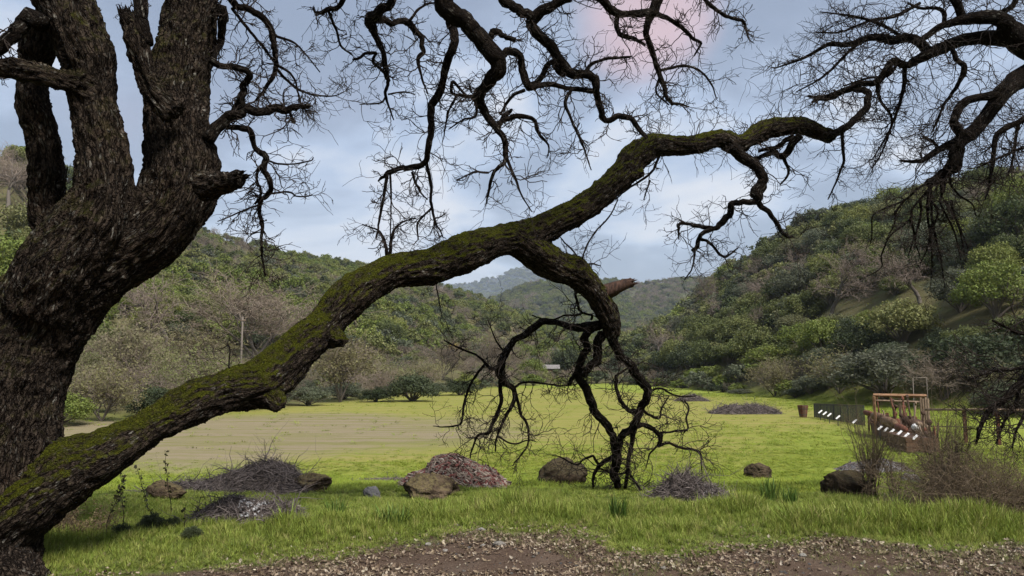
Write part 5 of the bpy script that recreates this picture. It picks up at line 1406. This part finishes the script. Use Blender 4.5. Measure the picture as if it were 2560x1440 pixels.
# ------------------------------------------------------------------ shrubs, sprigs and weeds in the foreground
def upright_shrub(px, py, wpx, hpx, stems, label, seed, leaf=None):
    global RNG
    old = RNG; RNG = np.random.default_rng(seed)
    g = ground_px(px, py); k = m_per_px(g[1]); e = empty('bare_shrub', tuple(g), label, 'shrub')
    a = RNG.random(stems) * 6.28; sp = RNG.random(stems) * wpx * k * .35
    st = g + np.stack([np.cos(a) * sp * .5, np.sin(a) * sp * .5, 0 * a - .03], 1)
    d = np.stack([np.cos(a) * sp, np.sin(a) * sp, np.full(stems, hpx * k * .9)], 1)
    P, r = grow(st, d, hpx * k * RNG.uniform(.55, 1.08, stems), RNG.uniform(.004, .008, stems), 9, .09, .02, .3)
    mb = MB(); mb.tubes(P, r, 4); mb.build('stems', M['brown_stem'], e)['kind'] = 'stuff'
    s, dd, L, r2 = side_shoots(P, r, 9, .45, .30, .6, .15, .0018)
    P2, R2 = grow(s, dd + [0, 0, .3], L, r2, 6, .18, .06); mb = MB(); mb.tubes(P2, R2, 3)
    s, dd, L, r2 = side_shoots(P2, R2, 3, .6, .45, .7, .2, .0014); P3, R3 = grow(s, dd, L, r2, 4, .2); mb.tubes(P3, R3, 3)
    mb.build('twigs', M['brown_stem'], e)['kind'] = 'stuff'
    if leaf:
        n = leaf; c = P3[RNG.integers(0, len(P3), n), RNG.integers(1, 4, n)] + RNG.normal(size=(n, 3)) * .01
        u = norm(RNG.normal(size=(n, 3))); w_ = norm(np.cross(u, RNG.normal(size=(n, 3)))); sz = RNG.uniform(.006, .014, n)[:, None]
        mb = MB(); mb.quads(c, u * sz, w_ * sz * .6, tint=RNG.random(n)); mb.build('leaves', M['scrub'], e, False)['kind'] = 'stuff'
    RNG = old
    return e
upright_shrub(2178, 1246, 80, 205, 40, 'dense upright bare brown shrub in front of the dark boulder', 901)
upright_shrub(2238, 1252, 40, 110, 10, 'thin dark stemmed shrub just right of the dark boulder', 904, 300)
upright_shrub(2352, 1258, 90, 250, 24, 'tall thin stemmed bare shrub in front of the plank box', 902)
upright_shrub(2395, 1250, 80, 200, 20, 'shorter bare shrub right beside the tall thin stemmed one', 906)

def thicket(px, py, wpx, hpx, n0, label, seed):
    global RNG
    old = RNG; RNG = np.random.default_rng(seed)
    g = ground_px(px, py); k = m_per_px(g[1]); e = empty('thicket', tuple(g), label, 'thicket')
    a = RNG.random(n0) * 6.28; rad = RNG.random(n0) ** .6; W, H = wpx * k / 2, hpx * k
    st = g + np.stack([np.cos(a) * rad * W * .8, np.sin(a) * rad * W * .7 + W * .5, 0 * a - .03], 1)
    d = np.stack([np.cos(a) * .7, np.sin(a) * .5, np.ones(n0)], 1) + RNG.normal(size=(n0, 3)) * .3
    P, r = grow(st, d, H * RNG.uniform(.6, 1.25, n0), RNG.uniform(.003, .006, n0), 8, .25, -.04, .3); mb = MB(); mb.tubes(P, r, 3)
    s, dd, L, r2 = side_shoots(P, r, 9, .9, .42, .6, .15, .0016); P2, R2 = grow(s, dd, L, r2, 5, .3); mb.tubes(P2, R2, 3)
    s, dd, L, r2 = side_shoots(P2, R2, 3, .9, .5, .7, .15, .0013); P3, R3 = grow(s, dd, L, r2, 4, .3); mb.tubes(P3, R3, 3)
    mb.build('stems', M['brown_stem'], e)['kind'] = 'stuff'
    n = 6000; c = P3[RNG.integers(0, len(P3), n), RNG.integers(0, 4, n)] + RNG.normal(size=(n, 3)) * .012
    u = norm(RNG.normal(size=(n, 3))); w_ = norm(np.cross(u, RNG.normal(size=(n, 3)))); sz = RNG.uniform(.006, .013, n)[:, None]
    mb = MB(); mb.quads(c, u * sz, w_ * sz * .6, tint=RNG.random(n)); mb.build('leaves', M['brown_leaf'], e, False)['kind'] = 'stuff'
    RNG = old
M['brown_leaf'] = mat_leaf('brown_dead_leaves', [(0, (.12, .085, .045)), (1, (.13, .10, .05))], .15, 1.0)
thicket(2490, 1292, 260, 190, 210, 'brown tangled thicket of dead stems at the right edge above the path', 911)
thicket(2400, 1240, 120, 90, 60, 'smaller olive brown tangle just left of the large thicket', 912)
thicket(160, 1352, 150, 70, 60, 'low dry tangle of stems at the foot of the great oak', 913)

def sprig(px, py, top, label, seed, lean=0.0, leaf=.02, D=None, n=34):
    global RNG
    old = RNG; RNG = np.random.default_rng(seed)
    g = ground_px(px, py); k = m_per_px(g[1]); e = empty('sprig', tuple(g), label, 'sprig')
    H = (py - top) * k; P, r = grow(g[None] - [0, 0, .02], np.array([[lean, 0, 1.0]]), np.array([H]), np.array([.005]), 10, .12, .0, .4)
    mb = MB(); mb.tubes(P, r, 5); mb.build('stem', M['twig'], e)
    s, dd, L, r2 = side_shoots(P, r, n, 1.2, .05, .5, .35, .0012); c = s + norm(dd) * .025
    u = norm(RNG.normal(size=(n, 3)) + [0, -.6, 0]); w_ = norm(np.cross(u, RNG.normal(size=(n, 3)))); sz = RNG.uniform(.6, 1.3, n)[:, None] * leaf
    mb = MB(); mb.quads(c, u * sz, w_ * sz * .7, tint=RNG.random(n)); mb.build('leaves', M['vine'], e, False)['kind'] = 'stuff'
    RNG = old
sprig(430, 1285, 1130, 'tallest dark leafy sprig rising before the flat reddish boulder', 921, -.25)
sprig(372, 1285, 1152, 'shorter dark leafy sprig left of the tallest one', 922, -.1)
sprig(398, 1330, 1240, 'dark sprig with few leaves below the flat reddish boulder', 923, -.15, .018, None, 18)
sprig(462, 1330, 1258, 'short dark sprig with one leaf cluster right of the others', 924, -.2, .022, None, 12)
sprig(262, 1345, 1185, 'leafy dark vine shoot hanging close under the oak limb', 925, .1, .024, None, 40)
sprig(300, 1340, 1180, 'second dark vine shoot under the oak limb nearest the grass', 926, .06, .022, None, 30)
for i, (px, py, wp, hp, lab) in enumerate([(376, 1330, 62, 52, 'largest dark low weed clump in the grass near the oak'), (430, 1322, 34, 32, 'small dark weed clump right of the largest one'), (478, 1346, 48, 34, 'dark weed clump nearest the path edge left of the ash heap'), (302, 1342, 40, 36, 'small dark weed clump nearest the oak trunk')]):
    g = ground_px(px, py); k = m_per_px(g[1]); e = empty('weed_clump', tuple(g), lab, 'weed'); e.scale = (wp * k * 1.3, wp * k * 1.3, hp * k * 1.5); mt, mc = KINDS['dark'][i % 2]
    for nm, me in (('stems', mt), ('leaves', mc)):
        o = bpy.data.objects.new(nm, me); COL.objects.link(o); o.parent = e

# ------------------------------------------------------------------ grass, fallen leaves
def tuft(seed, blades, spread, curl, mat):
    rg = np.random.default_rng(seed); a = rg.random(blades) * 6.28; b0 = np.stack([np.cos(a), np.sin(a), 0 * a], 1) * (rg.random(blades) ** .5 * spread)[:, None]
    h = rg.uniform(.45, 1.05, blades); a2 = a + rg.normal(size=blades) * .9; out = np.stack([np.cos(a2), np.sin(a2), 0 * a2], 1)
    side = np.stack([-np.sin(a2), np.cos(a2), 0 * a2], 1); cu = rg.uniform(.15, 1.0, blades) * curl; wd = rg.uniform(.012, .024, blades)
    V = []; 
    for j, (t, wk) in enumerate(((0, 1), (.4, .95), (.75, .6), (1.0, .08))):
        c = b0 + out * (cu * t ** 1.8 * h)[:, None] + np.array([0, 0, 1.0]) * (h * (t - .35 * cu * t ** 2))[:, None]
        V += [c - side * (wd * wk)[:, None], c + side * (wd * wk)[:, None]]
    V = np.stack(V, 1).reshape(-1, 3); q = []
    base = np.arange(blades)[:, None] * 8
    for j in range(3): q.append(base + np.array([[2 * j, 2 * j + 1, 2 * j + 3, 2 * j + 2]]))
    me = mesh_np('tuft', V, np.concatenate(q), None, True, {'tint': np.repeat(np.clip(.5 + .3 * rg.normal(size=blades), 0, 1), 8)}); me.materials.append(M[mat]); return me
TALL = library('tall_tufts', [tuft(40 + i, 16, .22, .75, 'grass') for i in range(6)])
SHORT = library('short_tufts', [tuft(60 + i, 22, .5, .8, 'grass_short') for i in range(5)])

def clear(x, y):
    k = np.ones(len(x), bool)
    for (a, b, c, d) in FOOT: k &= ((x - a) / c) ** 2 + ((y - b) / d) ** 2 > RNG.uniform(.7, 1.2, len(x))
    return k
def wedge(n, d0, d1, seed, tmax=.78):
    rg = np.random.default_rng(seed); d = np.sqrt(rg.uniform(d0 ** 2, d1 ** 2, n)); t = rg.uniform(-tmax, tmax, n); return t * d, d, rg
def put(name, coll, n, x, y, sx, sz, rg, nvar, tilt=.15, dz=0.0):
    z = height(x, y) + dz; N = len(x)
    rot = np.stack([rg.normal(size=N) * tilt, rg.normal(size=N) * tilt, rg.random(N) * 6.28], 1)
    return scatter(name, coll, np.stack([x, y, z], 1), rot, np.stack([sx, sx, sz], 1), rg.integers(0, nvar, N))
# tall grass on the bank between path and field
x, y, rg = wedge(78000, 5.2, 13.5, 301)
pm = path_mask(x, y, .6); nz = fbm(np.stack([x * .9, y * .9, 0 * x], 1), 3, 302)
pd_ = np.interp(x / y, P_T, P_D); band = np.exp(-((y - pd_ - 1.3) / 1.5) ** 2)
keep = clear(x, y) & (pm < .30 + .55 * rg.random(len(x)) * (.5 + .5 * (nz > 0))) & (rg.random(len(x)) < .95 + .5 * nz) & (rg.random(len(x)) < .55 + .45 * band)
x, y, nz, band = x[keep], y[keep], nz[keep], band[keep]
hgt = (.060 + .105 * band * np.clip(.8 + 1.1 * nz, .2, 2.0)) * rg.uniform(.7, 1.3, len(x)) * np.where(rg.random(len(x)) < .03, 1.5, 1)
right = sm(-.1, .35, x / y); edge = sm(-.2, .9, y - np.interp(x / y, P_T, P_D)); hgt = hgt * (.72 + .5 * right * band) * (.35 + .65 * edge)
tag(put('tall_grass', TALL, 0, x, y, np.clip(hgt * .9, .10, .24), hgt, rg, 6), 'tall bright green grass on the bank above the path')
# a few darker, taller clumps
x, y, rg = wedge(70000, 11.0, 30.0, 311)
ol = olive_mask(x, y); ba = bare_mask(x, y); k_ = clear(x, y) & (rg.random(len(x)) < np.clip(1.0 - .85 * ol - 1.2 * ba, .02, 1) * np.clip(1.25 - (y - 11) / 26, .35, 1))
x, y = x[k_], y[k_]; nz = fbm(np.stack([x * .35, y * .35, 0 * x], 1), 3, 312); hg = (.055 + .05 * np.clip(.5 + nz, 0, 1.3)) * rg.uniform(.7, 1.3, len(x)) * (1 - .35 * sm(14, 24, y))
tag(put('meadow_grass', SHORT, 0, x, y, rg.uniform(.14, .26, len(x)), hg, rg, 5), 'short bright green grass covering the near field')
x, y, rg = wedge(60000, 28.0, 95.0, 321, .62)
_, d0_, _, _ = col_params(x, y); ba = bare_mask(x, y); ol = olive_mask(x, y); k_ = (y < d0_ + 2) & (rg.random(len(x)) < np.clip(.8 - .78 * ol - .9 * ba, .03, 1))
x, y = x[k_], y[k_]
tag(put('field_grass', SHORT, 0, x, y, rg.uniform(.3, .6, len(x)), rg.uniform(.05, .11, len(x)), rg, 5), 'grass tufts scattered over the far field')

CLUMP = [tuft(70 + i, 70, .30, .5, 'grass_dark') for i in range(2)]
for i, (px, py, hp, wp, lab) in enumerate([(1925, 1255, 66, 60, 'upright dark green reed clump right of the ash brush pile'), (1975, 1262, 52, 50, 'shorter reed clump just right of the taller reed clump'), (985, 1318, 62, 90, 'lush dark green grass clump left of the path middle'),
        (840, 1300, 66, 60, 'tall grass clump between the ash heap and the lush dark clump'), (1545, 1300, 70, 60, 'tall grass clump below the branch tips that touch the ground'), (2250, 1280, 56, 60, 'green weed clump below the dark boulder at the right')]):
    g = ground_px(px, py); k = m_per_px(g[1]); o = link('grass_clump', CLUMP[i % 2], None, None, tuple(g)); o.scale = (wp * k * 1.15, wp * k * 1.15, hp * k); o.rotation_euler = (0, 0, i); tag(o, lab, 'grass clump', 'taller grass clumps on the bank')

# fallen oak leaves and crumbs on the path
def leaf_mesh(seed, mat):
    rg = np.random.default_rng(seed); u = np.linspace(-1, 1, 6); wd = np.array([.06, .42, .34, .52, .36, .05]) * rg.uniform(.8, 1.2, 6); cz = rg.uniform(.1, .5)
    V = []
    for a, b in zip(u, wd):
        bend = cz * a * a
        V += [(a, -b, bend + .30 * b), (a, 0, bend - .05), (a, b, bend + .30 * b)]
    q = []
    for j in range(5): q += [(3 * j, 3 * j + 1, 3 * j + 4, 3 * j + 3), (3 * j + 1, 3 * j + 2, 3 * j + 5, 3 * j + 4)]
    me = mesh_np('fallen_leaf', np.array(V), np.array(q), None, False, {'tint': np.full(18, rg.random())}); me.materials.append(M[mat]); return me
LEAF = library('fallen_leaves', [leaf_mesh(80 + i, 'litter') for i in range(8)])
x, y, rg = wedge(120000, 4.6, 9.6, 331, .80)
pm = path_mask(x, y, 1.1); cl_ = fbm(np.stack([x * 1.1, y * 1.6, 0 * x], 1), 3, 332)
k_ = rg.random(len(x)) < np.clip(pm * 1.2, 0, 1) * np.clip(.42 + 1.5 * cl_ + .35 * pm * (1 - pm) * 4, .10, 1); x, y = x[k_], y[k_]
s = .005 + .022 * rg.random(len(x)) ** 2.0
tag(put('leaf_litter', LEAF, 0, x, y, s, s, rg, 8, .5, .008), 'dry tan oak leaves strewn over the dirt path')
WEED = library('path_weeds', [tuft(95 + i, 10, .6, 1.2, 'litter_green') for i in range(3)])
x, y, rg = wedge(22000, 4.8, 8.8, 341, .80); pm = path_mask(x, y, 1.3); cl_ = fbm(np.stack([x * .9, y * 1.2, 0 * x], 1), 2, 342)
k_ = (pm > .1) & (rg.random(len(x)) < np.clip((1 - pm) * 1.5 + cl_ * .8 - .05, 0, .9)); x, y = x[k_], y[k_]
tag(put('path_weeds', WEED, 0, x, y, rg.uniform(.03, .07, len(x)), rg.uniform(.02, .05, len(x)), rg, 3), 'sparse yellowish weeds growing along the path edge')
PEB = []
for i in range(4):
    V, T = ico(2); V = V * (1 + .25 * fbm(V * 1.5 + i * 5, 2, i))[:, None] * np.array([1, .8, .55]); me = mesh_np('pebble', V, None, T); me.materials.append(M['rock_grey' if i % 2 else 'rock_pale']); PEB.append(me)
PEB = library('pebbles', PEB); x, y, rg = wedge(2600, 4.6, 7.8, 351, .80); k_ = path_mask(x, y, .4) > .5; x, y = x[k_], y[k_]; s = .004 + .016 * rg.random(len(x)) ** 4
tag(put('path_gravel', PEB, 0, x, y, s, s, rg, 4), 'fine gravel and crumbs on the dirt path')

# ------------------------------------------------------------------ air
def build_haze():
    m = bpy.data.materials.new('valley_haze'); m.use_nodes = True; nt = NT(m.node_tree)
    v = nt.n('ShaderNodeVolumePrincipled'); v.inputs['Color'].default_value = (.72, .82, 1.0, 1); v.inputs['Density'].default_value = HAZE
    v.inputs['Anisotropy'].default_value = .2
    o = nt.n('ShaderNodeOutputMaterial'); nt.put(o.inputs['Volume'], v.outputs[0])
    mb = MB(); z0, z1 = -12.0, 640.0; mb.box((0, 0, (z0 + z1) / 2), (18600, 18600, z1 - z0))
    V, Q, T = mb.data(); b = bpy.data.meshes.new('haze'); b.from_pydata([tuple(v) for v in np.unique(np.round(V, 3), axis=0)], [], [])
    import bmesh
    bm_ = bmesh.new(); bm_.from_mesh(b); bmesh.ops.convex_hull(bm_, input=bm_.verts); bmesh.ops.recalc_face_normals(bm_, faces=bm_.faces); bm_.to_mesh(b); bm_.free()
    tag(link('haze', b, m), 'thin bluish haze filling the valley', kind='stuff')
HAZE = 0.00011
build_haze()
